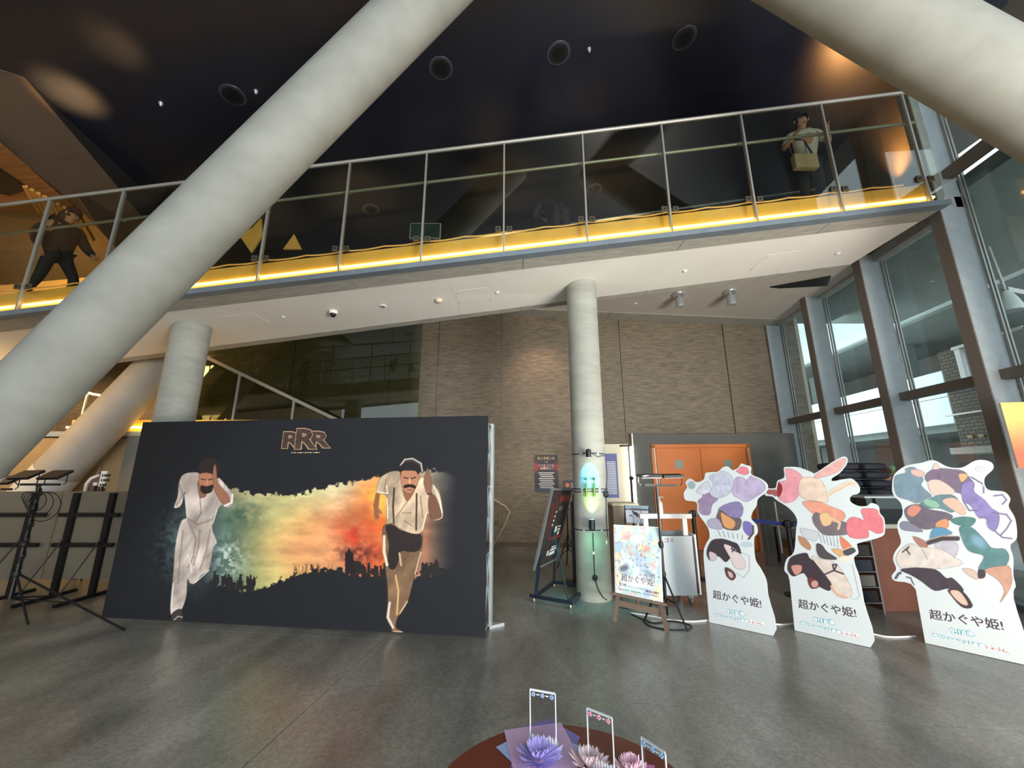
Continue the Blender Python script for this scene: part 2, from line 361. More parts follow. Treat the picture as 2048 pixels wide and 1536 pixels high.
# faceted dropped beam at upper left
zl = lambda x: zc(x)-.75
pb = lambda q, f=zl, z0=7.45: V(onpl(*q, (0, 0, z0), (-.104, 0, 1)))
def facet(px, z0, thick, name, m, zs=None):
    pts = [pb(q, None, z0 if zs is None else z0-zs[i]) for i, q in enumerate(px)]
    n = len(pts); top = [Vector((p.x, p.y, zc(p.x)+.05)) for p in pts]
    b = MB(); b.add(pts+top, [tuple(range(n))[::-1], tuple(range(n, 2*n))]+[(i, (i+1) % n, (i+1) % n+n, i+n) for i in range(n)])
    return b.build(name, m)
P0_, P1_, P2_ = pb((48, 155), None, 7.09), pb((232, 372), None, 6.76), pb((0, 288), None, 6.86)
nb_ = (P1_-P0_).cross(P2_-P0_); bt_ = [V(onpl(*q, P0_, nb_)) for q in ((48, 155), (232, 372), (330, 490), (236, 500), (150, 408), (62, 336), (0, 288), (-260, 120), (-60, 118))]
bt_ = [Vector((p.x, p.y, min(p.z, zc(p.x)-.01))) for p in bt_]
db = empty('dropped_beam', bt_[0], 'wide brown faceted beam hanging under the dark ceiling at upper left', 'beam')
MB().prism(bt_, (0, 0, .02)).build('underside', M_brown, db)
MB().prism([bt_[0], bt_[1], bt_[2], Vector((bt_[2].x, bt_[2].y, zc(bt_[2].x))), Vector((bt_[1].x, bt_[1].y, zc(bt_[1].x)))], (-.02, 0, 0)).build('side_face', mat('beam_side_shade', (16, 13, 12), .8), db)  # near-black colour paints in the shade on the beam's unlit side
# wooden ceiling of the left side room
def thin(px, z0, th, name, m): return MB().prism([pb(q, None, z0) for q in px], (0, 0, th)).build(name, m)
wcl = o = thin([(-600, 60), (0, 291), (66, 345), (150, 415), (190, 482), (60, 428), (0, 420), (-900, 330)], 6.76, .04, 'wooden_ceiling', mat('warm_wood_boards', (150, 98, 52), .45, noise=.4, nscale=3, stretch=(.3, 8, 1)))
tag(o, 'warm brown wooden ceiling over the far left end of the walkway', 'ceiling', kind='structure')
o = thin([(-300, 230), (0, 338), (60, 378), (20, 392), (-300, 330)], 6.745, .012, 'ceiling_recess', M_black)
tag(o, 'black slot in the wooden ceiling at the left edge', 'vent')
for k in range(9):
    a = pb((50+k*13, 372+k*7), None, 6.74); b = pb((80+k*13, 425+k*7), None, 6.74)
    MB().bar(a, b, .05, .05).build('batten', mat('gold_wood', (196, 140, 66), .4), wcl)
# ochre wall of the upper left room
tag(struct(MB().b2((-11.9, 8.3, 4.15), (-9.3, 8.5, 7.0)).build('upper_wall', M_ochre)), 'ochre plaster wall behind the far left end of the walkway', 'wall')

# ------------------------------------------------------------------ slanting columns
def slant(l1, l2, r, name, m, label, z0, z1, dirn=None, plinth=None):
    ns = []
    for a, b in (l1, l2):
        v = np.cross(ray(*a), ray(*b)); ns.append(v/np.linalg.norm(v))
    d = np.cross(*ns); d /= np.linalg.norm(d); d = d*(1 if d[2] > 0 else -1)
    if dirn is not None: d = dirn
    w = []
    for n in ns:
        u = np.cross(n, d); u /= np.linalg.norm(u); u = u*(1 if u[1] > 0 else -1); w.append(u)
    h = math.acos(np.clip(np.dot(*w), -1, 1))/2; c = (w[0]+w[1]); c /= np.linalg.norm(c)
    P = O+c*r/math.sin(h)
    f = lambda z: P+d*(z-P[2])/d[2]
    t = empty(name, f(0), label, 'column', 'slanting concrete columns')
    if plinth:
        MB().tube([f(z0), f(plinth)], r+.004, 64, False).build('lower_shaft', mat('column_base_paint', (206, 208, 204), .7, noise=.05, nscale=3), t, True)
        MB().tube([f(plinth), f(z1)], r, 64).build('shaft', m, t, True)
    else: MB().tube([f(z0), f(z1)], r, 64).build('shaft', m, t, True)
    return f, d
fA, dA = slant(((0, 722), (740, 0)), ((0, 965), (948, 0)), .285, 'slanting_column', M_conc, 'thick pale round column leaning up to the right across the left of the hall', -.4, 9.5, plinth=1.72)
fC, dC = slant(((1500, 0), (2048, 330)), ((1965, 0), (2048, 45)), .32, 'slanting_column', M_conc, 'thick pale round column leaning up to the left at the top right corner', -.4, 11.2)
fB, dB = slant(((268, 721), (10, 985)), ((321, 792), (242, 876)), .36, 'slanting_column', mat('far_column_concrete', (158, 152, 142), .75, noise=.1, nscale=3), 'brownish slanting column behind, under the left end of the walkway', -.4, 5.6, plinth=1.66)
# ------------------------------------------------------------------ upright round columns
def upright(x, y, r, label):
    t = empty('round_column', (x, y, 0), label, 'column')
    MB().tube([(x, y, 0), (x, y, zb(x)+.1)], r, 56).build('shaft', M_concr, t, True)
    return t
upright(1.10, 5.70, .232, 'upright round concrete column in the middle, strapped with little lamps and cables')
upright(-5.09, 5.85, .25, 'upright round concrete column rising behind the left of the black film backdrop')

# ------------------------------------------------------------------ sloping walkway
wk = struct(MB().hexa([(-12, Df(-12)+.16, zb(-12)+.06), (5.62, Df(5.6)+.16, zb(5.62)+.06), (5.62, Db(5.6), zb(5.62)+.06), (-12, Db(-12), zb(-12)+.06)] +
        [(-12, Df(-12)+.16, zb(-12)+.36), (5.62, Df(5.6)+.16, zb(5.62)+.36), (5.62, Db(5.6), zb(5.62)+.36), (-12, Db(-12), zb(-12)+.36)]).build('walkway_slab', M_brd))
tag(wk, 'sloping concrete walkway crossing the hall above the backdrop', 'walkway')
def wpt(x, f, dz=0):   # f 0 front .. 1 rear
    return Vector((x, Df(x)+.1+(Db(x)-Df(x)-.1)*f, zb(x)+dz))
def wpanel(x0, x1, f0, f1, dz, th, name, m, g=.004):
    p = [wpt(x0+g, f0, dz), wpt(x1-g, f0, dz), wpt(x1-g, f1, dz), wpt(x0+g, f1, dz)]
    return MB().hexa(p+[q+Vector((0, 0, th)) for q in p]).build(name, m, wk)
xs = [-12, -8.6, -6.3, -4.2, -2.2, .15, 2.3, 4.2, 5.62]
for a, b in zip(xs[:-1], xs[1:]):
    wpanel(a, b, 0, .17, 0, .07, 'border_panel', M_brd)
    wpanel(a, b, .905, 1, 0, .07, 'border_panel', M_brd)
for a, b in zip([-12, -6.3, -.9, 5.0], [-6.3, -.9, 5.0, 5.62]):
    wpanel(a, b, .172, .903, .008, .05, 'soffit_panel', M_soff, .001)
# access hatches
for i, (q, sx, lb) in enumerate((((945, 592), .52, 'square access hatch in the white soffit left of the central column'), ((495, 641), .52, 'square access hatch in the soffit right of the left upright column'), ((1549, 522), .52, 'square access hatch in the soffit at right, near the windows'))):
    c = V(onpl(*q, (0, 0, 4.41), (-.1035, 0, 1))); t = empty('access_hatch', c, lb, 'hatch')
    e1 = Vector((1, -.06, .1035)).normalized(); e2 = Vector((.06, 1, 0)).normalized()
    MB().box(c+Vector((0, 0, .005)), (sx, sx*.95, .012), e1, e2).build('frame_gap', mat('hatch_gap', (120, 114, 106), .8), t)
    MB().box(c+Vector((0, 0, .001)), (sx-.014, sx*.95-.014, .012), e1, e2).build('cover', M_soff, t)
    MB().lathe(c-e1*(sx*.42)-e2*(sx*.3)-Vector((0, 0, .012)), [(.006, 0), (.009, .01)], 8).build('latch', M_steel, t)
# galvanised channel, fascia, LED strip and glass balustrade
bal = empty('glass_balustrade', (-12, Df(-12), zb(-12)), 'long glass balustrade with steel posts along the front of the sloping walkway', 'balustrade')
def fbar(x0, x1, y0, y1, z0, z1, name, m, par, sm=False):
    p = [(x, Df(x)+yy, zb(x)+z0) for x, yy in ((x0, y0), (x1, y0), (x1, y1), (x0, y1))]; q = [(a, b, c+z1-z0) for a, b, c in p]
    return MB().hexa(p+q).build(name, m, par)
fbar(-11.95, 5.62, -.02, .10, -.015, .05, 'bottom_channel', M_steel, bal)
fbar(-11.95, 5.62, -.012, .0, .05, .062, 'channel_lip', M_rail, bal)
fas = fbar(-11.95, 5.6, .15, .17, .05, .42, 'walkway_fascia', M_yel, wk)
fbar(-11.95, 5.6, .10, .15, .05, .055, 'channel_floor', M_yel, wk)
led = fbar(-11.95, 5.6, .12, .145, .185, .215, 'led_strip', M_glow, None); led.name = 'led_strip'
tag(led, 'glowing yellow light strip behind the foot of the glass balustrade', 'strip light')
px_ = [0.9906+1.1002*k for k in range(-12, 5)]
zt = 1.80
for i, x in enumerate(px_):
    y = Df(x)
    MB().box((x, y+.01, zb(x)+.9), (.022, .05, 1.72)).build('post', M_rail, bal)
    for s in (-1, 1):
        c = MB().box((x+s*.075, y-.006, zb(x)+.40), (.075, .02, .075)).build('glass_clamp', mat('clamp_dark', (74, 70, 58), .5, .3), bal)
        MB().lathe((x+s*.075, y-.022, zb(x)+.40), [(.012, 0), (.012, .006)], 8, (0, 1, 0)).build('bolt', M_blackm, c)
for a, b in zip([-12]+px_[:], px_+[5.60]):
    if b-a > .1: fbar(a+.018, b-.018, .0, .012, .06, zt-.03, 'glass_pane', G_rail, bal)
MB().tube([(x, Df(x)+.01, zb(x)+zt) for x in (-12, 5.6)], .026, 12).build('top_rail', M_rail, bal, True)
MB().tube([(x, Df(x)+.11, zb(x)+zt-.42) for x in (-12, 5.6)], .022, 12).build('handrail', mat('inner_handrail', (150, 156, 146), .4, .5), bal, True)
for x in px_: MB().tube([(x, Df(x)+.03, zb(x)+zt-.46), (x, Df(x)+.11, zb(x)+zt-.46), (x, Df(x)+.11, zb(x)+zt-.42)], .008, 6).build('rail_bracket', M_rail, bal, True)
# cable draped between posts on the fascia
pts = []
for a, b in zip(px_[:-1], px_[1:]):
    for k in range(8):
        t = k/8; x = a+(b-a)*t; pts.append((x, Df(x)+.135, zb(x)+.455-.02*abs(math.sin(math.pi*t*2))))
tag(MB().tube(pts, .011, 6).build('draped_cable', mat('pale_cable', (226, 190, 120), .5), None, True), 'pale cable looped along the walkway edge above the yellow strip', 'cable')
# rear balustrade of the walkway
rb = empty('rear_balustrade', (-12, Db(-12), zb(-12)+.36), 'dark rear balustrade seen through the front glass of the walkway', 'balustrade')
MB().tube([(x, Db(x)-.05, zb(x)+1.56) for x in (-12, 5.6)], .022, 10).build('top_rail', M_steel, rb, True)
for k in range(-11, 5): MB().box((k*1.15+.3, Db(k*1.15+.3)-.05, zb(k*1.15+.3)+.96), (.02, .03, 1.2)).build('post', M_blackm, rb)
for a in (.55, .8): MB().tube([(x, Db(x)-.05, zb(x)+a) for x in (-12, 5.6)], .008, 6).build('mid_rail', M_blackm, rb, True)
# monitor leaning behind the glass
c = V(atD(851, 463, 5.6)); t = empty('wall_monitor', c, 'flat dark screen with pale edge standing behind the balustrade glass', 'monitor')
MB().box(c, (.5, .04, .28)).build('casing', M_alu, t); MB().box(c-Vector((0, .022, 0)), (.47, .005, .25)).build('screen', mat('teal_screen', (40, 60, 58), .2), t)
for s in (-.12, .12): MB().b2((c.x+s-.02, c.y, zb(c.x)+.36), (c.x+s+.02, c.y+.02, c.z)).build('foot', M_blackm, t)
# yellow triangular reflectors on the walkway
for i, q in enumerate((((478, 470), (502, 505), (524, 470), (522, 436), (505, 455)), ((566, 498), (588, 468), (603, 498)))):
    pts = [V(atD(*p, 5.4)) for p in q]
    o = MB().prism(pts, (0, .03, 0)).build('folded_panel', mat('yellow_panel', (226, 176, 84), .6)); tag(o, ['yellow folded panel right of the slanting column behind the glass', 'small yellow triangular panel standing on the walkway behind the glass'][i], 'panel')

# ------------------------------------------------------------------ rear lower ceiling
def bz(x): return 5.62-.075*x
P = [(x, y, bz(x)) for x, y in ((-1.2, 6.75), (5.9, 6.1), (6.35, 6.1), (6.5, Dw(6.5)), (-1.2, Dw(-1.2)))]
rc = struct(MB().prism(P, (0, 0, .15)).build('ceiling_rear', M_soff2)); rc.name = 'ceiling_rear'
for a, b in ((-1.2, 2.4), (2.4, 6.4)):
    p = [(a+.005, Dw(a)-.42, bz(a)-.02), (b-.005, Dw(b)-.42, bz(b)-.02), (b-.005, Dw(b), bz(b)-.02), (a+.005, Dw(a), bz(a)-.02)]
    MB().hexa(p+[(x, y, z+.03) for x, y, z in p]).build('border_panel', M_brd, rc)
ev_ = MB().b2((6.45, 1.5, 8.3), (9.6, 9, 8.5)).build('outer_eave', M_brown); tag(ev_, 'dark brown outer eave beyond the tall windows at the top right', 'eave'); ev_['kind'] = 'structure'
p = [V(onpl(*q, (0, 0, 5.6), (.075, 0, 1))) for q in ((1540, 575), (1662, 553), (1655, 572), (1560, 577))]
tag(MB().prism(p, (0, 0, .05)).build('ceiling_slot', M_black), 'dark open slot between the soffit and the window head at right', 'vent')

# ------------------------------------------------------------------ right window wall
wx = Vector((.095, 1, 0)).normalized(); wxn = Vector((1, -.095, 0)).normalized()
mull = [8.95, 7.44, 6.0, 4.6, 3.2, 1.8, .4]
win = struct(empty('window_1', (gx(4), 4, 0), 'tall steel framed window wall on the right side', 'window'))
for D in mull:
    x1 = gx(D); top = 9.6 if D < 5 else bz(x1)+.1
    mo = MB().b2((x1-.36, D, 0), (x1-.02, D+.13, top)).build('mullion', M_steelb, win, False, .006)
    MB().b2((x1-.373, D-.006, 0), (x1-.355, D+.137, top)).build('edge_plate', mat('mullion_edge', (112, 104, 96), .6), mo)
    for dx in (.0, .05): MB().b2((x1+dx-.012, D-.03, 0), (x1+dx+.008, D-.005, top)).build('glazing_bead', M_rail, mo)
for D0, D1 in zip(mull[1:], mull[:-1]):
    a0, a1 = D0+.13, D1
    for z in (2.78, 5.62) if D0 < 4.5 else (2.78,):
        w_ = .1
        p = [(gx(a0)-.2, a0, z-.06), (gx(a0)-.06, a0, z-.06), (gx(a1)-.06, a1, z-.06), (gx(a1)-.2, a1, z-.06)]
        tr = MB().hexa(p+[(x, y, zz+.12) for x, y, zz in p]).build('transom', mat('transom_paint', (104, 98, 90), .55, .1), win)
        MB().blob((gx(a0)-.13, a0+.07, z+.085), .022, 8, 5).build('cap_bolt', M_alu, tr, True)
        MB().blob((gx(a0)-.13, a0+.07, z-.075), .018, 8, 5).build('cap_bolt', M_alu, tr, True)
    top = 9.5 if D0 < 4.5 else bz(6.4)
    for z0, z1 in ((.05, 2.76), (2.8, 5.1 if D0 > 4.5 else 5.58))+(((5.64, 9.5),) if D0 < 4.5 else ()):
        p = [(gx(a0), a0, z0), (gx(a1), a1, z0), (gx(a1), a1, z1), (gx(a0), a0, z1)]
        MB().prism(p, (.012, 0, 0)).build('pane', G_win, win)
    p = [(gx(a0)-.1, a0, 0), (gx(a1)-.1, a1, 0), (gx(a1)+.05, a1, 0), (gx(a0)+.05, a0, 0)]
    MB().hexa(p+[(x, y, .07) for x, y, _ in p]).build('sill', M_steel, win)
uw = MB().hexa([(gx(4.75)+.02, 4.75, 5.3), (gx(12)+.02, 12, 5.3), (gx(12)+.3, 12, 5.3), (gx(4.75)+.3, 4.75, 5.3), (gx(4.75)+.02, 4.75, 10.2), (gx(12)+.02, 12, 10.2), (gx(12)+.3, 12, 10.2), (gx(4.75)+.3, 4.75, 10.2)]).build('upper_side_wall', mat('upper_wall_brown', (92, 84, 68), .7, noise=.1)); tag(uw, 'brownish wall beyond the right end of the walkway balustrade', 'wall'); uw['kind'] = 'structure'
# head frame under the rear ceiling
p = [(gx(D)+dx, D, 5.12) for D, dx in ((4.6, -.12), (8.95, -.12), (8.95, .06), (4.6, .06))]
MB().hexa(p+[(x, y, 5.28) for x, y, _ in p]).build('window_head', M_brd, win)

# ------------------------------------------------------------------ ceiling fittings
def soffp(q, dz=0): return V(onpl(*q, (0, 0, 4.40), (-.1035, 0, 1)))
c = soffp((667, 622)); t = empty('dome_camera', c, 'white dome security camera on the soffit above the backdrop', 'camera')
MB().lathe(c-Vector((0, 0, .05)), [(.06, 0), (.066, .02), (.066, .05)], 20).build('housing', M_white, t, True)
MB().blob(c-Vector((0, 0, .055)), (.046, .046, .05), 16, 10).build('dome', mat('smoked_dome', (16, 16, 18), .08), t, True)
c = soffp((878, 600)); t = empty('smoke_detector', c, 'cream smoke detector on the soffit left of the hatch', 'smoke detector')
MB().lathe(c-Vector((0, 0, .045)), [(.03, 0), (.045, .01), (.05, .02), (.06, .03), (.062, .045)], 18).build('body', mat('cream', (222, 208, 178), .5), t, True)
c = soffp((766, 612)); t = empty('ceiling_speaker', c, 'small white ring fitting on the soffit right of the dome camera', 'ceiling fitting')
MB().lathe(c-Vector((0, 0, .012)), [(.05, 0), (.06, .012)], 18).build('ring', M_white, t, True); MB().lathe(c-Vector((0, 0, .016)), [(.026, 0), (.03, .005)], 12).build('core', M_steel, t, True)
for q, lb in (((567, 634), 'tiny sprinkler left of the dome camera'), ((995, 585), 'tiny white sprinkler right of the middle hatch'), ((1370, 542), 'tiny white sprinkler in the soffit right of the central column'), ((1676, 507), 'tiny white sprinkler in the soffit near the right windows')):
    c = soffp(q); o = MB().lathe(c-Vector((0, 0, .02)), [(.012, 0), (.026, .008), (.036, .02)], 12).build('sprinkler_head', M_white, None, True); tag(o, lb, 'sprinkler')
def rearp(q): return V(onpl(*q, (0, 0, 5.62), (.075, 0, 1)))
for q, lb in (((1271, 607), 'tiny sprinkler in the rear ceiling left of the two spotlights'), ((1353, 612), 'tiny sprinkler beside the left ceiling spotlight')):
    c = rearp(q); o = MB().lathe(c-Vector((0, 0, .02)), [(.012, 0), (.03, .008), (.045, .02)], 12).build('sprinkler_head', M_white, None, True); tag(o, lb, 'sprinkler')
for q, lb in (((1357, 588), 'left of two silver cylinder spotlights on the rear ceiling'), ((1460, 583), 'right of two silver cylinder spotlights, on a round mount')):
    c = rearp(q); t = empty('ceiling_spotlight', c, lb, 'spotlight')
    MB().lathe(c-Vector((0, 0, .03)), [(.12, 0), (.13, .03)], 20).build('mount_plate', M_alu, t, True)
    MB().tube([c-Vector((0, 0, .02)), c-Vector((0, 0, .12))], .015, 8).build('stem', M_alu, t, True)
    MB().lathe(c-Vector((0, 0, .30)), [(.085, 0), (.09, .03), (.08, .035), (.08, .17), (.07, .2)], 20).build('lamp_can', M_alu, t, True)

# ------------------------------------------------------------------ outside the windows
ow = 9.5
def oblk(x0, D0, D1, z0, z1, th, name, m, label, cat, kind='structure'):
    p = [(x0+.1*D0, D0, z0), (x0+.1*D1, D1, z0), (x0+.1*D1+th, D1, z0), (x0+.1*D0+th, D0, z0)]
    o = MB().hexa(p+[(a, b, z1) for a, b, _ in p]).build(name, m); tag(o, label, cat); o['kind'] = kind; return o
struct(MB().b2((8.02, -9, -.3), (40, 40, -.02)).build('outdoor_ground', mat('paving', (150, 150, 146), .9, noise=.1)))
lp = oblk(9.5, 9.15, 26, 2.77, 3.40, .25, 'lower_parapet', M_out, 'lower pale concrete parapet of the outdoor gallery beyond the windows', 'parapet')
p = [(9.5+.1*D, D, z) for D, z in ((9.15, 3.415), (26, 3.415), (26, 4.04), (9.15, 4.04))]
MB().prism(p, (.25, 0, 0)).build('upper_course', M_out, lp)
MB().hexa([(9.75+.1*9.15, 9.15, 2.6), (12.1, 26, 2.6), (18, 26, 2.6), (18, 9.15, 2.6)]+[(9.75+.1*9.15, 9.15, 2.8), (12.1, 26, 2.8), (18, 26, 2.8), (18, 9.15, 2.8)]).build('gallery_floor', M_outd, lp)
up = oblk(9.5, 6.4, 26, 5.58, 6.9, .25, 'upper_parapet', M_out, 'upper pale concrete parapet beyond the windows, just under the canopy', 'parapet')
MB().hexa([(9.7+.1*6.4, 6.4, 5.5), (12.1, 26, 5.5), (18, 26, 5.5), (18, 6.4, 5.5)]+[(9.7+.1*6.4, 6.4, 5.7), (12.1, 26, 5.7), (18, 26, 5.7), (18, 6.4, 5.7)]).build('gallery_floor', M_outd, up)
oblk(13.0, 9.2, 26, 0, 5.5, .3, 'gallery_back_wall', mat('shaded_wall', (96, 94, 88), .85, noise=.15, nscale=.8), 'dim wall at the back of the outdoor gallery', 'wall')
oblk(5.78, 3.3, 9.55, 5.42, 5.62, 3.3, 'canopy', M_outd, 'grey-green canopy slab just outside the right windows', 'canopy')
for D in (11.5, 15.5, 20): 
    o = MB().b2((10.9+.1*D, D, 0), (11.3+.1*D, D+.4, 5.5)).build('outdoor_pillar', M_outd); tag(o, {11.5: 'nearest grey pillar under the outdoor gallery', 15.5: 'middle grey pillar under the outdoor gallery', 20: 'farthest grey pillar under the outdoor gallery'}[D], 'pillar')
def brick_mat():
    m = bpy.data.materials.new('brickwork'); m.use_nodes = True; nt = m.node_tree; b = nt.nodes['Principled BSDF']
    tc = nt.nodes.new('ShaderNodeTexCoord'); mp = nt.nodes.new('ShaderNodeMapping'); mp.inputs['Rotation'].default_value = (math.radians(90), 0, math.radians(90))
    br = nt.nodes.new('ShaderNodeTexBrick'); br.inputs['Scale'].default_value = 4; br.inputs['Color1'].default_value = (*lin((112, 106, 92)), 1); br.inputs['Color2'].default_value = (*lin((96, 92, 80)), 1)
    br.inputs['Mortar'].default_value = (*lin((52, 50, 46)), 1); br.inputs['Mortar Size'].default_value = .03; br.inputs['Row Height'].default_value = .28; br.inputs['Brick Width'].default_value = .6
    cb = nt.nodes.new('ShaderNodeSeparateXYZ'); cc = nt.nodes.new('ShaderNodeCombineXYZ')
    nt.links.new(tc.outputs['Object'], cb.inputs[0]); nt.links.new(cb.outputs['Y'], cc.inputs['X']); nt.links.new(cb.outputs['Z'], cc.inputs['Y'])
    nt.links.new(cc.outputs[0], br.inputs['Vector']); nt.links.new(br.outputs[0], b.inputs['Base Color']); b.inputs['Roughness'].default_value = .85
    return m
M_brick = brick_mat()
bk = empty('brick_building', (9.2, 6, 0), 'brown brick bay with a bright window beyond the right windows', 'building')
def bq(D0, D1, z0, z1, name, m, dx=0, th=.3, par=bk):
    p = [(8.4+.1*D0+dx, D0, z0), (8.4+.1*D1+dx, D1, z0), (8.4+.1*D1+dx, D1, z1), (8.4+.1*D0+dx, D0, z1)]
    return MB().prism(p, (th, 0, 0)).build(name, m, par)
bq(3.0, 8.07, 2.13, 3.35, 'brick_wall', M_brick)
bq(7.75, 8.07, 3.35, 4.15, 'brick_pier', M_brick)
bq(3.0, 6.5, 3.35, 4.15, 'brick_wall', M_brick, .0)
bq(3.0, 8.3, 2.0, 2.13, 'ledge', M_brd, -.03, .5)
bq(3.0, 8.2, 2.78, 2.81, 'pipe', M_rail, -.06, .04)
for k in range(24): bq(3.2+k*.2, 3.28+k*.2, 2.3, 2.36, 'dentil', M_beige, -.03, .05)
f_ = bq(6.5, 7.75, 3.3, 3.36, 'window_sill', M_white, -.04, .2)
bq(7.62, 7.72, 3.36, 4.1, 'window_frame', M_white, -.02, .1)
bq(7.45, 7.52, 3.36, 4.1, 'window_frame', M_steel, -.02, .1)
bq(6.5, 7.75, 4.1, 4.16, 'lintel', M_rail, -.04, .3)
# far white building with railings
fb = empty('far_building', (16, 30, 0), 'pale distant building with outdoor stair rails seen left of the windows', 'building')
MB().b2((12, 31, 0), (34, 33, 14)).build('wall', mat('far_white', (226, 236, 238), .9), fb)
for k in range(7): MB().b2((12, 30.9, 8.2+k*.7), (34, 31, 8.3+k*.7)).build('floor_edge', M_out, fb)
for k in range(12): MB().b2((13+k*1.5, 30.8, 8), (13.08+k*1.5, 30.9, 13)).build('rail_post', M_steel, fb)
# gooseneck lamp outside
c = V(atD(2010, 580, 5.6)); t = empty('outdoor_lamp', c, 'outdoor floodlight on a pipe bracket outside the right windows', 'lamp')
MB().tube([c+Vector((-.05, 0, .75)), c], .02, 8).build('pipe', M_rail, t, True); MB().lathe(c-Vector((0, 0, .35)), [(.13, 0), (.14, .06), (.1, .2), (.05, .33)], 14).build('lamp_head', mat('lamp_glass', (196, 206, 200), .3), t, True)
MB().bar(c, c+Vector((.9, .2, -.05)), .08).build('arm', M_rail, t)
def bush(c, r, label, n=140, col=(70, 120, 66)):
    t = empty('potted_shrub', (c[0], c[1], 0), label, 'plant')
    MB().lathe((c[0], c[1], 0), [(.16, 0), (.2, .35), (.21, .4)], 14).build('pot', M_grey, t, True)
    MB().tube([(c[0], c[1], .3), (c[0], c[1], c[2])], .02, 6).build('stem', M_wood, t, True)
    b = MB()
    for k in range(n):
        d = Vector((random.gauss(0, 1), random.gauss(0, 1), random.gauss(0, 1))).normalized()*r*random.uniform(.4, 1); p = V(c)+Vector((d.x*1.3, d.y, d.z*.7)); u = Vector((random.gauss(0, 1), random.gauss(0, 1), random.gauss(0, 1))).normalized(); w_ = u.orthogonal().normalized(); s = .045
        b.add([p-u*s, p+w_*s*.5, p+u*s, p-w_*s*.5], [(0, 1, 2, 3)])
    b.build('foliage', mat('leaf_green', col, .6, noise=.2), t)
bush(atD(1622, 935, 10.2), .28, 'bright green shrub outside behind the pink cutout')
bush(atD(1800, 940, 9.3), .25, 'leafy shrub outside behind the man with glasses')

# ================================================================== DOORS AND REAR WALL FITTINGS
def wq(x, z, off=0): return Vector((x, Dw(x)-off, z))
def wslab(x0, x1, z0, z1, off, th, name, m, par=None, bev=0):
    p = [wq(x0, z0, off), wq(x1, z0, off), wq(x1, z1, off), wq(x0, z1, off)]
    return MB().prism(p, Vector((.069, 1, 0)).normalized()*th).build(name, m, par, bevel=bev)
so = wslab(2.78, 6.35, 0, 2.50, .16, .16, 'door_surround', M_grey); tag(so, 'dark grey painted surround around the orange doors', 'wall panel'); so['kind'] = 'structure'
wslab(2.76, 2.79, 0, 2.52, .18, .2, 'edge_trim', M_rail, so)
door = struct(empty('door_1', wq(4.25, 0, .17), 'double orange doors in the grey surround', 'door'))
wslab(3.18, 3.26, 0, 2.25, .20, .06, 'door_frame', M_orange, door); wslab(5.26, 5.34, 0, 2.25, .20, .06, 'door_frame', M_orange, door)
wslab(3.18, 5.34, 2.18, 2.26, .20, .06, 'door_head', M_orange, door)
for a, b, hx in ((3.28, 4.252, 4.13), (4.262, 5.25, 4.38)):
    lf = wslab(a, b, .01, 2.175, .185, .04, 'door_leaf', M_orange, door)
    wslab((a+b)/2-.09 if a < 4 else a+.48, (a+b)/2+.09 if a < 4 else a+.66, 1.72, 1.91, .19, .005, 'sign_plate', mat('plate_grey', (138, 148, 130), .4), lf)
    wslab(hx-.06, hx+.06, .98, 1.16, .19, .006, 'lock_plate', M_blackm, lf)
    MB().lathe(wq(hx, 1.04, .25), [(.03, 0), (.034, .02), (.015, .03), (.015, .06)], 14, (0.069, 1, 0)).build('knob', M_alu, lf, True)
for x in (3.245, 5.29): wslab(x-.01, x+.01, 0, 2.18, .215, .02, 'frame_seal', M_rail, door)
# posters on the rear wall
pt = wslab(.53, 1.08, 1.20, 2.04, .012, .01, 'wall_poster', mat('poster_black', (26, 24, 30), .35)); tag(pt, 'black poster with red flames and white writing on the rear wall', 'poster')
U0 = wq(.53, 1.2, .014); G = print_grid(U0, Vector((.55, -.038, 0)), (0, 0, .84), 90, 130)
X, Y = np.meshgrid(np.linspace(0, 1, 90), np.linspace(0, 1, 130)); pr = Print(X, Y, (26, 24, 30))
nz = vnoise(X, Y, 6, 3)
for cx in (.02, .98): pr.ell(cx, .66, .26, .22, (190, 30, 36), .9*np.clip(nz*1.6, 0, 1), soft=.8)
pr.ell(.5, .0, .9, .16, (60, 84, 108), .7, soft=.7)
print_mesh('print', G, pr.c, M_print, pt)
M_txtw = mat('lettering_white', (236, 230, 224), .5); M_txtg = mat('lettering_gold', (196, 160, 104), .5); M_txtp = mat('lettering_pink', (250, 190, 186), .5)
WE = Vector((1, -.069, 0)); WZ = (0, 0, 1); WNN = (-.069, -1, 0)
def wt(s, x, z, wd, m, par, h=None): text(s, wq(x, z, .012), WE, WZ, WNN, wd, h, m, par, off=.004, bold=.01)
wt('極上音響上映', .60, 1.93, .41, M_txtg, pt); wt('では', .77, 1.86, .07, M_txtp, pt)
wt('いつもよりも', .62, 1.77, .37, M_txtp, pt); wt('お静かに！', .66, 1.70, .30, M_txtp, pt)
for k in range(9): wslab(.62+.02*(k % 3), .99-.02*((k*2) % 3), 1.62-k*.042, 1.635-k*.042, .016, .002, 'text_line', M_txtw, pt)
sg = wslab(1.19, 1.62, 1.23, 1.46, .012, .012, 'wall_notice', mat('notice_black', (34, 34, 40), .4)); tag(sg, 'small black notice with an orange round mark, partly behind the central column', 'sign')
MB().lathe(wq(1.28, 1.35, .018), [(.05, 0), (.05, .004)], 20, (.069, 1, 0)).build('round_mark', mat('mark_orange', (222, 110, 76), .5), sg)
for k in range(3): wslab(1.36, 1.55, 1.38-k*.04, 1.39-k*.04, .016, .002, 'text_line', M_txtw, sg)
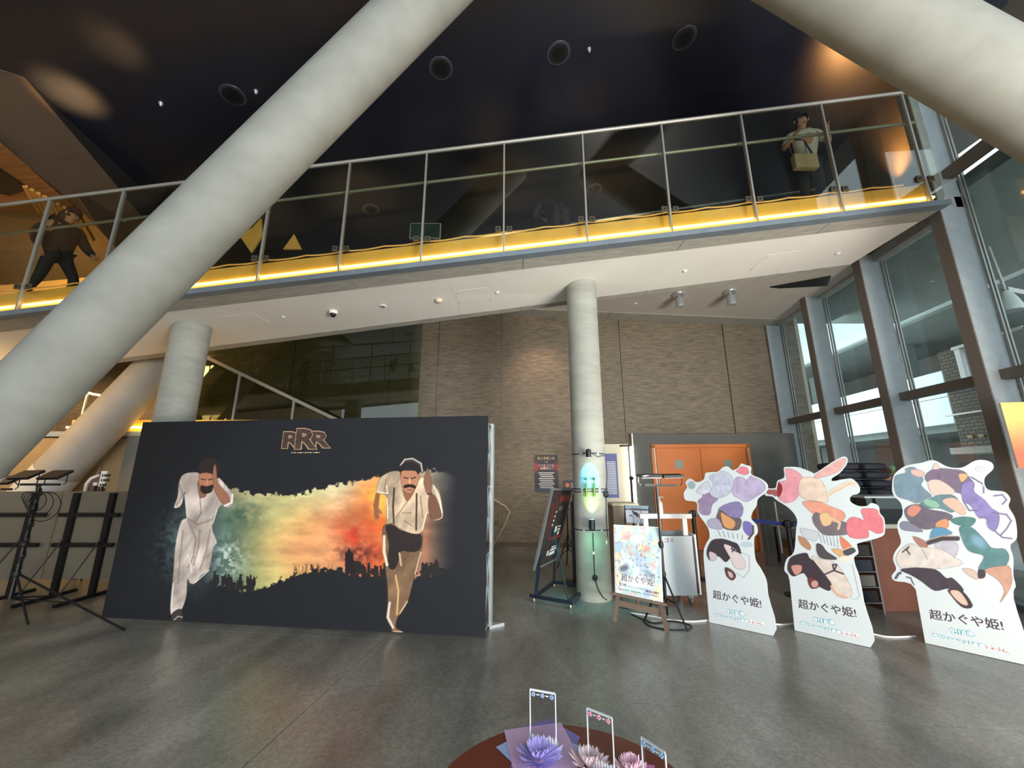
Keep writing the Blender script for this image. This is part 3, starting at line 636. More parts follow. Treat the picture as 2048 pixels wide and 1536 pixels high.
# illuminated timetable board
lb = empty('timetable_board', wq(2.2, 1.2), 'lit pale board with a blue and purple screening timetable, right of the central column', 'notice board')
wslab(1.75, 2.68, .95, 2.28, .10, .08, 'backing', mat('board_cream', (234, 226, 200), .6), lb)
sh = wslab(1.80, 2.42, 1.08, 2.06, .105, .005, 'sheet', mat('sheet_blue', (96, 108, 168), .5), lb)
for k in range(20):
    wslab(1.83, 2.10, 1.16+k*.037, 1.178+k*.037, .109, .003, 'row', M_white, sh); wslab(2.15, 2.38, 1.16+k*.037, 1.178+k*.037, .109, .003, 'row', M_white, sh)
for a, b in ((2.69, 2.73), (2.745, 2.775)):
    o = wslab(a, b, .9, 2.24, .22, .04, 'strip_lamp', mat('white_tube', (255, 250, 244), emit=5)); tag(o, 'vertical white strip lamp at the left of the grey door surround' if a < 2.7 else 'thinner vertical white strip lamp against the grey door surround', 'lamp')
# stair handrail at the foot of the rear wall
p = [atD(*q, 9.0) for q in ((900, 960), (985, 998), (1010, 1012), (1019, 1024), (1012, 1045), (990, 1085))]
p += [(p[-1][0]-.1, 9.05, 0.02)]
tag(MB().tube(p, .022, 10).build('stair_handrail', mat('brass_rail', (186, 160, 132), .35, .5), None, True), 'bent metal handrail end on the rear wall beside the backdrop', 'handrail')
# stair balustrade behind the left column
sb = empty('stair_balustrade', atD(700, 850, 8.6)*np.array([1, 1, 0]), 'slanting glass stair balustrade behind the top of the backdrop', 'balustrade')
a, b = V(atD(408, 712, 8.6)), V(atD(720, 862, 8.6)); L = lambda t: a+(b-a)*t
MB().bar(a, b, .05, .07).build('top_rail', M_rail, sb)
for t in (.24, .59, .86): MB().b2((L(t).x-.02, 8.58, 0), (L(t).x+.02, 8.63, L(t).z-.03)).build('post', M_rail, sb)
for t0, t1 in ((0, .24), (.24, .59), (.59, .86)):
    MB().prism([(L(t0).x+.03, 8.6, .1), (L(t1).x-.03, 8.6, .1), L(t1)+Vector((-.03, 0, -.06)), L(t0)+Vector((.03, 0, -.06))], (0, .012, 0)).build('glass_pane', G_dark, sb)
o = MB().prism([(-8.4, 9.1, .0), (-2.22, 9.1, .0), (-2.22, 9.1, 5.72), (-8.4, 9.1, 5.72)], (0, .015, 0)).build('glass_screen', G_dark)
tag(o, 'tall dark glass screen in front of the left half of the rear wall', 'glass screen')
o = MB().b2((-6.9, 9.3, 2.3), (-4.4, 9.34, 3.0)).build('reflected_window', mat('far_pane', (150, 190, 196), .3)); bpy.data.objects.remove(o)
# left background: beige wall, grey door surround, doorway and landing with light strip
lw = MB().b2((-11.9, 8.0, 0), (-5.9, 8.2, 2.32)).build('landing_wall', M_beige); tag(lw, 'beige plaster wall behind the left boards', 'wall'); lw['kind'] = 'structure'
sl = MB().b2((-11.9, 7.9, 2.34), (-4.4, 8.9, 2.44)).build('landing_slab', M_steelb); tag(sl, 'grey edged landing slab behind the left column', 'landing'); sl['kind'] = 'structure'
q = atD(243, 905, 7.95); ds = MB().b2((-7.75, 7.9, 0), (-5.6, 8.0, 2.33)).build('grey_door_panel', mat('left_surround', (118, 116, 110), .7)); tag(ds, 'grey painted door surround left of the backdrop', 'wall panel'); ds['kind'] = 'structure'
dr = struct(empty('door_2', (-6.9, 7.88, 0), 'cream door left of the black backdrop', 'door'))
MB().b2((-7.42, 7.86, 0), (-6.3, 7.9, 2.08)).build('door_frame', mat('cream_frame', (226, 206, 166), .5), dr)
MB().b2((-7.37, 7.84, 0), (-6.32, 7.86, 2.03)).build('door_leaf', mat('cream_door', (206, 176, 124), .55), dr)
o = MB().b2((-9.0, 7.86, 2.50), (-4.4, 7.9, 2.54)).build('landing_light_strip', M_glow); tag(o, 'glowing yellow light strip at the edge of the left landing', 'strip light')
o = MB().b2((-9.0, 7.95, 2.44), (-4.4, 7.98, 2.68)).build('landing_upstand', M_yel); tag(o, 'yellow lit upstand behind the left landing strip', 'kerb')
p = [atD(*z, 7.5) for z in ((176, 785), (185, 788), (225, 795))]
lr = empty('landing_rail', (p[0][0], 7.5, 0), 'bright yellow rail end between the two left slanting columns', 'rail')
MB().tube(p, .02, 8).build('rail', M_glow, lr, True); MB().bar(p[0], (p[0][0], p[0][1], 2.68), .03).build('post', M_alu, lr)
# arrow sign and paper sheet on a stand behind the boards
as_ = empty('direction_sign', atD(185, 1000, 6.6)*np.array([1, 1, 0]), 'brown triangular sign with a white curved arrow behind the left boards', 'sign')
q = [atD(*z, 6.6) for z in ((170, 985), (200, 934), (196, 985))]; MB().prism([V(z) for z in q], (0, .02, 0)).build('panel', mat('sign_brown', (112, 88, 76), .5), as_)
q = [atD(*z, 6.58) for z in ((170, 985), (173, 968), (182, 957), (197, 951))]; MB().tube(q, .022, 8).build('arrow_curve', M_white, as_, True)
q = V(atD(191, 968, 6.58)); MB().box(q, (.06, .02, .05)).build('arrow_block', M_white, as_); MB().b2((q.x-.02, 6.59, 0), (q.x+.02, 6.62, q.z)).build('stand', M_blackm, as_)
p0, p1 = V(atD(196, 973, 6.5)), V(atD(217, 942, 6.5))
ps = empty('paper_notice', (p0.x, 6.5, 0), 'white paper notice with four lines of black writing, left of the backdrop', 'notice')
MB().b2((p0.x, 6.5, p0.z), (p1.x-.02, 6.52, p1.z)).build('sheet', M_white, ps); MB().b2(((p0.x+p1.x)/2-.02, 6.52, 0), ((p0.x+p1.x)/2, 6.54, p0.z+.05)).build('stand', M_blackm, ps)
for k in range(4):
    for j in range(4 if k < 2 else 3): MB().b2((p0.x+.03+j*.036, 6.494, p1.z-.09-k*.075), (p0.x+.03+j*.036+(.016 if j == 0 else .026), 6.5, p1.z-.05-k*.075)).build('print_mark', M_black, ps)

# ================================================================== PHOTO BACKDROP
B0 = V(onfloor(222, 1238)); B1 = V(onfloor(970, 1278)); B0 = B0+(B0-B1).normalized()*.13; be = (B1-B0).normalized(); bn = Vector((be.y, -be.x, 0)); BW = (B1-B0).length; BH = 2.24
bd = empty('photo_backdrop', B0, 'large black photo backdrop printed with two running men and the letters RRR', 'backdrop')
NU, NV = 760, 400
G = print_grid(B0+Vector((0, 0, .02)), B1-B0, (0, 0, BH-.02), NU, NV)
sx, sy = proj(G); X = (sx-220)*2.592; Y = (sy-820)*2.592
n1 = vnoise(X, Y, .012, 1, 5); n2 = vnoise(X, Y, .05, 2, 4); n3 = vnoise(X*.4, Y, .03, 5, 5); n4 = vnoise(X, Y, .006, 9, 4)
pr = Print(X, Y, (29, 31, 35)); pr.c *= (.94+.12*n1[..., None])
xs_ = [440, 560, 600, 680, 850, 1000, 1200, 1350, 1500, 1700, 1790, 1850]; tops = [640, 470, 390, 425, 438, 428, 385, 345, 335, 312, 330, 380]
xb = [240, 450, 560, 640, 760, 850, 960, 1060, 1200, 1280, 1400, 1700, 1850]; bots = [880, 885, 915, 930, 930, 900, 870, 835, 840, 850, 860, 850, 800]
tp = np.interp(X, xs_, tops)+(n2-.5)*60; bt = np.interp(X, xb, bots)+(n2-.5)*70+(n3-.5)*60
cx = [250, 520, 640, 760, 860, 1000, 1150, 1230, 1330, 1420, 1520, 1640, 1740, 1820]
cc = [(44, 62, 66), (92, 122, 118), (96, 118, 96), (160, 162, 106), (212, 196, 124), (226, 174, 108), (224, 154, 104), (208, 128, 84), (206, 96, 60), (216, 110, 56), (190, 140, 100), (150, 104, 80), (86, 78, 70), (36, 40, 46)]
col = np.stack([np.interp(X, cx, [c[i] for c in cc]) for i in range(3)], -1)
v = np.clip((Y-tp)/(bt-tp), 0, 1)
topc = np.stack([np.interp(X, [500, 650, 900, 1200, 1350, 1700], q) for q in ([90, 170, 196, 214, 206, 150], [110, 160, 190, 206, 140, 146], [96, 120, 130, 160, 100, 124])], -1)
wt_ = np.clip(1-v*2.6, 0, 1)[..., None]; col = col*(1-wt_)+topc*wt_
g = np.exp(-(((X-1000)/190)**2+((Y-720)/110)**2))[..., None]; col = col*(1-g*.7)+np.array([234, 158, 104])*g*.7
fire = np.exp(-(((X-1390)/95)**2+((Y-480)/110)**2))*np.clip(n1*1.6, 0, 1); col = col*(1-fire[..., None])+np.array([255, 186, 70])*fire[..., None]
red = np.exp(-(((X-1340)/150)**2+((Y-640)/90)**2))*np.clip((n1-.3)*2.6, 0, 1); col = col*(1-red[..., None])+np.array([206, 52, 34])*red[..., None]
dk = np.exp(-(((X-1290)/130)**2+((Y-745)/50)**2))*np.clip((n2-.3)*3, 0, 1); col = col*(1-.8*dk[..., None])+np.array([70, 34, 36])*.8*dk[..., None]
wat = np.exp(-(((X-600)/100)**2+((Y-770)/100)**2))*np.clip((n2-.35)*5, 0, 1); col = col*(1-wat[..., None])+np.array([206, 222, 210])*wat[..., None]
grn = np.exp(-(((X-660)/130)**2+((Y-540)/70)**2))*np.clip((n2-.25)*3, 0, 1); col = col*(1-.75*grn[..., None])+np.array([62, 92, 76])*.75*grn[..., None]
col = col*(.82+.36*n3[..., None])
al = np.clip((Y-tp)/8, 0, 1)*np.clip((bt-Y)/8, 0, 1)*np.clip((X-470)/120, 0, 1)*np.clip((1800-X)/160, 0, 1)
pr.c = pr.c*(1-al[..., None])+col*al[..., None]
hz = np.exp(-(((X-370)/130)**2+((Y-700)/190)**2))*np.clip((n2-.3)*3, 0, 1)*.55; pr.c = pr.c*(1-hz[..., None])+np.array([96, 128, 128])*hz[..., None]
# crowd and city outline along the foot of the band
for k in range(70):
    x = random.choice([random.uniform(500, 820), random.uniform(1240, 1430), random.uniform(1620, 1700)]); y = np.interp(x, xb, bots)-random.uniform(0, 45); h = random.uniform(14, 34)
    pr.ell(x, y-h, 6, 7, (36, 32, 32)); pr.ell(x, y, 9, h, (38, 34, 34)); pr.line([(x, y-h*.4), (x+random.uniform(-18, 18), y-h*1.2)], 4, (34, 30, 30))
pr.poly([(1218, 850), (1218, 745), (1228, 735), (1240, 712), (1252, 735), (1262, 745), (1262, 850)], (34, 28, 30), sm=False)
for k in range(26):
    x = random.uniform(950, 1150); pr.line([(x, 850), (x+random.uniform(-16, 16), 850-random.uniform(20, 60))], 2.2, (48, 40, 34))
# running figure in a pale tunic (left), coordinates of the enlarged view
k1 = lambda P: [((220+a/3.84-220)*2.592, (880+b/3.84-820)*2.592) for a, b in P]
shade = (vnoise(X*.6+Y*.25, Y*.35, .03, 11, 4)-.5)*.75
pr.edge = 3
tun = [(560, 268), (620, 250), (690, 262), (740, 380), (790, 370), (830, 290), (890, 350), (938, 410), (940, 490), (905, 520), (860, 500), (832, 530), (795, 600), (785, 680), (805, 740), (822, 790), (795, 830), (760, 990), (700, 1040), (655, 1100), (615, 1100), (595, 1070), (585, 1200), (550, 1300), (500, 1330), (465, 1330), (468, 1200), (480, 1100), (488, 1000), (498, 850), (520, 710), (552, 620), (588, 590), (582, 480), (572, 400), (548, 500), (492, 520), (520, 430), (530, 330)]
pr.ell(*k1([(640, 780)])[0], 160, 330, (170, 190, 186), .35, soft=1)
pr.poly(k1(tun), (206, 190, 178), shade=shade)
for L_ in ([(600, 620), (660, 760), (640, 900), (600, 980)], [(690, 690), (680, 820), (640, 960)], [(770, 690), (740, 850), (690, 1000)], [(560, 700), (540, 900), (520, 1100)], [(690, 420), (700, 560), (650, 640)], [(590, 600), (680, 650), (780, 610)], [(530, 340), (560, 420), (510, 500)]): pr.line(k1(L_), 9, (138, 112, 100), .55)
for L_ in ([(575, 420), (590, 580)], [(820, 540), (790, 640)], [(600, 880), (630, 1020)], [(760, 1000), (660, 1090)], [(485, 1100), (470, 1310)]): pr.line(k1(L_), 6, (244, 236, 226), .8)
pr.poly(k1([(682, 300), (790, 300), (790, 370), (760, 400), (700, 420), (680, 400)]), (176, 116, 88)); pr.poly(k1([(680, 330), (740, 420), (690, 440)]), (150, 100, 78))
pr.ell(*k1([(758, 215)])[0], 56, 54, (46, 38, 36)); pr.poly(k1([(690, 260), (795, 268), (790, 372), (740, 392), (690, 360)]), (186, 124, 94)); pr.poly(k1([(700, 350), (745, 358), (790, 345), (780, 395), (735, 412), (700, 395)]), (48, 34, 30))
pr.line(k1([(700, 300), (735, 306)]), 5, (50, 34, 28)); pr.line(k1([(755, 306), (788, 300)]), 5, (50, 34, 28)); pr.line(k1([(745, 310), (748, 338)]), 5, (214, 156, 122))
pr.poly(k1([(790, 270), (798, 200), (812, 195), (820, 260), (830, 330), (905, 420), (915, 480), (880, 500), (850, 470), (800, 380)]), (160, 108, 84))
pr.line(k1([(880, 505), (935, 480), (940, 420)]), 10, (238, 228, 218)); pr.poly(k1([(480, 1330), (545, 1300), (558, 1390), (520, 1400), (478, 1395)]), (66, 58, 56)); pr.line(k1([(485, 1390), (520, 1355), (555, 1360)]), 5, (190, 176, 166))
# running figure in shirt, braces and brown trousers (right)
k2 = lambda P: [((700+a/3.84-220)*2.592, (880+b/3.84-820)*2.592) for a, b in P]
pr.poly(k2([(262, 655), (330, 640), (400, 690), (490, 720), (552, 700), (556, 800), (530, 950), (492, 1060), (440, 1250), (385, 1340), (362, 1370), (352, 1440), (402, 1470), (400, 1492), (330, 1484), (318, 1440), (280, 1370), (290, 1250), (288, 1130), (270, 960), (250, 800), (250, 715)]), (122, 94, 70), shade=shade)
pr.poly(k2([(275, 665), (330, 655), (400, 700), (540, 720), (540, 830), (480, 860), (400, 850), (380, 900), (340, 990), (290, 960), (300, 800)]), (36, 30, 32), .92)
pr.line(k2([(262, 740), (262, 860), (285, 960)]), 14, (226, 206, 176)); pr.line(k2([(380, 870), (392, 960)]), 10, (196, 166, 130)); pr.line(k2([(350, 1040), (372, 1160), (360, 1340)]), 9, (206, 168, 110)); pr.line(k2([(545, 860), (500, 1030)]), 6, (206, 180, 150)); pr.line(k2([(440, 1240), (382, 1330)]), 6, (210, 180, 146)); pr.line(k2([(305, 1250), (290, 1360), (330, 1440)]), 12, (216, 204, 192)); pr.line(k2([(345, 1476), (395, 1480)]), 14, (196, 170, 140))
pr.poly(k2([(250, 275), (330, 240), (395, 258), (410, 380), (440, 400), (510, 340), (550, 285), (625, 330), (685, 400), (712, 560), (700, 605), (640, 615), (592, 565), (556, 700), (490, 720), (400, 690), (320, 640), (283, 642), (280, 520), (275, 425), (205, 405), (215, 330)]), (196, 172, 144), shade=shade)
for L_ in ([(340, 370), (330, 500), (336, 640)], [(512, 415), (508, 690)]): pr.line(k2(L_), 9, (62, 46, 40))
for L_ in ([(440, 470), (350, 600)], [(540, 430), (560, 600)], [(280, 300), (260, 400)], [(420, 620), (480, 660)], [(400, 560), (470, 560)]): pr.line(k2(L_), 6, (128, 98, 74), .7)
for L_ in ([(210, 400), (290, 410), (280, 350)], [(284, 450), (290, 600)], [(588, 560), (556, 690)], [(640, 350), (690, 460), (710, 560)]): pr.line(k2(L_), 5, (244, 232, 210), .9)
pr.line(k2([(212, 425), (200, 500), (206, 590)]), 26, (138, 88, 62)); pr.line(k2([(206, 520), (240, 560)]), 12, (150, 96, 68)); pr.poly(k2([(405, 380), (470, 400), (500, 380), (440, 470)]), (140, 92, 70))
pr.poly(k2([(620, 420), (660, 440), (700, 560), (690, 600), (620, 600), (600, 480)]), (112, 78, 62)); pr.poly(k2([(565, 320), (590, 225), (602, 225), (622, 300), (625, 410), (598, 420), (580, 380)]), (132, 92, 74)); pr.line(k2([(596, 414), (630, 410)]), 6, (70, 40, 36))
pr.ell(*k2([(470, 200)])[0], 60, 40, (52, 46, 44)); pr.line(k2([(385, 200), (420, 150), (480, 142), (545, 180), (555, 240)]), 7, (186, 180, 172)); pr.poly(k2([(396, 235), (520, 235), (522, 330), (480, 400), (440, 408), (400, 360)]), (178, 122, 92))
pr.poly(k2([(385, 200), (470, 175), (545, 215), (522, 262), (500, 236), (400, 236), (392, 270)]), (34, 30, 30)); pr.line(k2([(415, 288), (448, 296)]), 6, (48, 30, 24)); pr.line(k2([(470, 296), (505, 286)]), 6, (48, 30, 24)); pr.poly(k2([(415, 350), (460, 340), (500, 352), (498, 372), (460, 360), (418, 368)]), (34, 24, 22)); pr.line(k2([(458, 300), (460, 335)]), 8, (220, 164, 128)); pr.line(k2([(440, 384), (480, 384)]), 5, (112, 60, 52))
print_mesh('printed_fabric', G, pr.c, M_clothprint, bd)
MB().box((B0+B1)/2+Vector((0, 0, BH/2+.005))-bn*.012, (BW, .016, BH-.01), be, bn).build('fabric_back', mat('backdrop_fabric', (27, 29, 33), .8), bd)
# RRR logo: gold rimmed overlapping letters
lp0 = V(onpl(563, 897, B0, bn)); lpn = bn
lx = (V(onpl(660, 897, B0, bn))-lp0).length; lh = (V(onpl(610, 860, B0, bn))-V(onpl(610, 897, B0, bn))).length
logo = empty('t', lp0, '', ''); bpy.data.objects.remove(logo)
for s, dx, wd, dz, hh, o_ in (('R', 0, .42, 0, .9, .003), ('R', .58, .42, 0, .9, .003), ('R', .27, .46, -.06, 1.12, .0045)):
    text(s, lp0+be*(lx*(dx-.005))+Vector((0, 0, lh*dz-.004)), be, (0, 0, 1), bn, lx*wd+.02, lh*hh+.012, mat('logo_rim', (168, 138, 104), .5), bd, 'logo_rim', off=o_, bold=.07)
    text(s, lp0+be*(lx*dx+.006)+Vector((0, 0, lh*dz+.004)), be, (0, 0, 1), bn, lx*wd-.004, lh*hh-.008, mat('logo_dark', (84, 58, 48), .5, noise=.6, nscale=30, rgb2=(36, 28, 28)), bd, 'logo_letter', off=o_+.0008, bold=.035)
for k in range(11): MB().box(lp0+be*lx*(.24+k*.055)+Vector((0, 0, -.05))+bn*.004, (.018+.012*(k % 3 == 0), .003, .007+.005*(k % 2)), be, bn).build('logo_underline', mat('logo_gold', (206, 176, 140), .5), bd)
# frame of folding aluminium lattice at the right and left ends
for base, sgn in ((B1, 1), (B0, -1)):
    a = base-be*sgn*.02
    MB().bar(a-bn*.03+Vector((0, 0, .02)), a-bn*.03+Vector((0, 0, BH-.02)), .02).build('front_upright', M_alu, bd)
    MB().box(a-bn*.30+Vector((0, 0, BH/2-.02))+be*sgn*.02, (.03, .09, BH-.08), be, bn).build('rear_upright', M_alu, bd)
    for k in range(4): 
        z = .06+k*(BH-.14)/3; MB().bar(a-bn*.03+Vector((0, 0, z)), a-bn*.30+Vector((0, 0, z)), .025).build('spreader', M_steel, bd)
    for k in range(3):
        z0 = .06+k*(BH-.14)/3; z1 = z0+(BH-.14)/3
        MB().bar(a-bn*.04+Vector((0, 0, z0)), a-bn*.28+Vector((0, 0, z1)), .012).build('lattice_bar', M_alu, bd); MB().bar(a-bn*.05+be*sgn*.012+Vector((0, 0, z1)), a-bn*.29+be*sgn*.012+Vector((0, 0, z0)), .012).build('lattice_bar', M_alu, bd)
    MB().prism([a-bn*.25+be*.02, a-bn*.37+be*.02, a-bn*.37+be*.16], (0, 0, .03)).build('foot', M_alu, bd)

# ================================================================== CUTOUT STANDEES
k_ = lambda P, ox, oy, s: [(ox+a/s, oy+b/s) for a, b in P]
S1o = k_([(240, 1345), (200, 900), (215, 800), (240, 750), (228, 680), (160, 580), (150, 505), (75, 490), (62, 440), (85, 400), (75, 370), (90, 345), (115, 342), (150, 365), (200, 345), (213, 302), (245, 295), (300, 290), (335, 260), (370, 255), (400, 280), (440, 265), (462, 235), (490, 243), (530, 258), (532, 308), (600, 340), (645, 380), (640, 430), (580, 480), (568, 530), (540, 575), (532, 620), (570, 665), (576, 720), (552, 760), (560, 900), (600, 970), (638, 1050), (650, 1150), (685, 1441)], 1350, 860, 3.49)
S2o = k_([(836, 1402), (800, 1050), (764, 980), (780, 900), (830, 850), (845, 700), (850, 620), (800, 550), (710, 490), (680, 465), (628, 455), (640, 410), (700, 405), (715, 355), (762, 330), (760, 265), (790, 258), (860, 260), (945, 290), (980, 300), (1080, 235), (1165, 188), (1200, 195), (1200, 235), (1150, 300), (1095, 338), (1105, 356), (1200, 340), (1240, 343), (1285, 390), (1285, 440), (1230, 460), (1225, 500), (1280, 530), (1340, 530), (1370, 510), (1420, 530), (1430, 580), (1460, 620), (1466, 700), (1440, 745), (1300, 785), (1270, 800), (1280, 860), (1250, 890), (1260, 950), (1285, 1020), (1320, 1200), (1365, 1522)], 1350, 860, 3.49)
S3o = k_([(546, 1366), (485, 1020), (350, 965), (333, 930), (360, 890), (340, 830), (352, 780), (390, 720), (370, 640), (370, 590), (400, 540), (390, 470), (345, 420), (333, 370), (345, 290), (400, 240), (450, 222), (520, 210), (600, 193), (690, 235), (780, 240), (860, 198), (920, 192), (972, 210), (980, 250), (925, 310), (945, 380), (1050, 395), (1090, 440), (1080, 490), (1122, 570), (1132, 690), (1090, 740), (1110, 820), (1110, 930), (1125, 1000), (1112, 1080), (1178, 1505)], 1680, 860, 3.2)
def smooth_mid(o): return [o[0]]+[p for p in smoothp(o)[4:-4]]+[o[-1]]
def standee(out, label, arts, ttl, grp):
    A = V(onfloor(*out[0])); B = V(onfloor(*out[-1])); e = (B-A).normalized(); n = Vector((e.y, -e.x, 0))
    t = empty('character_standee', (A+B)/2, label, 'standee', 'cutout standees')
    op = smooth_mid(out); w3 = [V(onpl(x, y, A, n)) for x, y in op]
    for p in w3: p.z = max(p.z, .004)
    w3[0].z = w3[-1].z = .004
    MB().prism([p-n*.012 for p in w3], n*.012).build('cutout_board', M_board, t)
    xs0 = [(p-A).dot(e) for p in w3]; zs0 = [p.z for p in w3]; x0, x1, z1 = min(xs0), max(xs0), max(zs0)
    nu = int((x1-x0)/.0035); nv = int(z1/.0045)
    G = print_grid(A+e*x0+n*.0015+Vector((0, 0, .0)), e*(x1-x0), (0, 0, z1), nu, nv); sx, sy = proj(G)
    pr = Print(sx, sy, (222, 232, 236)); pr.edge = .9; arts(pr)
    cen = inside(sx, sy, op); d = 2.2
    mask = cen & inside(sx+d, sy, op) & inside(sx-d, sy, op) & inside(sx, sy-d, op) & inside(sx, sy+d*1.5, op)
    sel = (np.abs(pr.c-np.array([222, 232, 236])).sum(-1) > 4); selp = sel.copy()
    for sh in ((0, 1), (1, 0), (0, -1), (-1, 0)): selp |= np.roll(sel, sh, (0, 1))
    pr.c = pr.c*.86
    M_board.node_tree.nodes['Principled BSDF'].inputs['Base Color'].default_value = (*lin((191, 200, 203)), 1)
    print_mesh('print', G, pr.c, M_print, t, mask & selp)
    # lettering: title, date line, tag line
    def tx(s, q0, q1, h, m, off=.002, bold=0):
        a = V(onpl(*q0, A, n)); b = V(onpl(*q1, A, n)); text(s, a, b-a, Vector((0, 0, 1)), n, (b-a).length, h, m, t, off=off, bold=bold)
    MK = mat('ink_plum', (70, 56, 62), .5); MW = mat('ink_white', (240, 246, 248), .5); MT = mat('ink_teal', (104, 170, 184), .5); MR = mat('ink_red', (206, 104, 92), .5)
    tx('超かぐや姫!', *ttl[0], .09, MK, bold=.008)
    tx('9.18㊎', *ttl[1], .06, MT, .002, .09); tx('9.18㊎', *ttl[1], .055, MW, .0028, .01)
    (ax, ay), (bx, by) = ttl[2]; f = lambda u: (ax+(bx-ax)*u, ay+(by-ay)*u)
    tx('特別フォーマット最速', f(0), f(.66), .034, MT, .002, .09); tx('特別フォーマット最速', f(0), f(.66), .03, MW, .0028, .01)
    tx('復活上映', f(.69), f(1), .042, MR, .002, .1); tx('復活上映', f(.69), f(1), .038, MW, .0028, .01)
    # rear prop
    c = (A+B)/2
    MB().prism([c-n*.012+Vector((0, 0, .01)), c-n*.34+Vector((0, 0, .01)), c-n*.30+Vector((0, 0, .05)), c-n*.012+Vector((0, 0, .95))], e*.008).build('rear_prop', M_white, t)
    return t
def ribbon(pr, pts, wd, col, a=1, S=None): pr.line([S(p) for p in pts] if S else pts, wd, col, a)
def art1(pr):
    s = lambda P: k_(P, 1350, 860, 3.49); s7 = lambda P: k_(P, 1360, 900, 7.68)
    sh = (vnoise(pr.X, pr.Y, .12, 4, 4)-.5)*.22
    pr.poly(s([(190, 470), (160, 500), (175, 580), (240, 590), (260, 520), (300, 480), (240, 440), (200, 430)]), (156, 138, 172), shade=sh)
    pr.poly(s([(240, 430), (270, 380), (240, 330), (290, 300), (350, 290), (400, 330), (410, 400), (380, 440), (330, 470), (270, 470)]), (200, 206, 226), shade=sh)
    pr.poly(s([(420, 340), (470, 330), (500, 350), (540, 320), (620, 370), (625, 420), (560, 470), (500, 500), (450, 480), (400, 440)]), (190, 178, 212), shade=sh)
    pr.poly(s([(150, 430), (190, 380), (230, 360), (250, 420), (200, 450)]), (214, 218, 232), shade=sh)
    pr.poly(s([(430, 290), (450, 260), (500, 262), (515, 300), (480, 312)]), (234, 132, 152)); pr.ell(*s([(115, 385)])[0], 8, 8, (142, 172, 182), .9)
    pr.poly(s([(300, 560), (350, 520), (440, 500), (475, 540), (465, 600), (420, 620), (350, 600)]), (140, 128, 176), shade=sh)
    pr.poly(s([(290, 600), (320, 560), (390, 610), (460, 620), (450, 690), (400, 700), (350, 690), (300, 650)]), (104, 92, 92), shade=sh)
    pr.poly(s([(320, 580), (350, 590), (420, 640), (400, 690), (340, 670)]), (222, 160, 108)); pr.poly(s([(230, 630), (300, 620), (330, 690), (240, 680)]), (176, 172, 196))
    pr.poly(s([(480, 640), (530, 650), (545, 700), (520, 740), (480, 700)]), (122, 112, 186)); pr.line(s([(545, 670), (545, 720), (515, 760)]), 4, (84, 72, 70))
    for k in range(6): pr.line(s([(300+k*34, 700+k*6), (320+k*30, 745+k*4)]), 1.2, (120, 124, 136))
    pr.poly(s([(225, 830), (260, 770), (330, 760), (400, 780), (440, 800), (460, 860), (420, 850), (380, 900), (350, 920), (300, 880), (250, 910), (225, 880)]), (58, 48, 56), shade=sh)
    pr.poly(s([(340, 800), (420, 830), (490, 920), (480, 970), (420, 960), (390, 900)]), (226, 210, 212)); pr.poly(s([(240, 850), (290, 870), (280, 910), (245, 905)]), (216, 196, 206))
    pr.poly(s([(350, 960), (400, 980), (425, 1020), (400, 1050), (360, 1020)]), (92, 60, 66)); pr.poly(s([(368, 985), (400, 1000), (405, 1030), (380, 1025)]), (216, 180, 180))
    pr.line(s([(400, 850), (420, 820), (405, 800), (395, 830), (460, 860)]), 2.6, (52, 44, 54)); pr.line(s([(460, 850), (520, 880), (520, 980), (480, 1030), (430, 1000)]), .9, (150, 156, 160)); pr.ell(*s([(500, 800)])[0], 12, 6, (190, 208, 222), .9)
    for k in range(7): pr.line(s([(260+k*36, 330+(k % 3)*24), (285+k*36, 380+(k % 2)*30), (280+k*38, 430)]), .9, (150, 154, 186), .7)
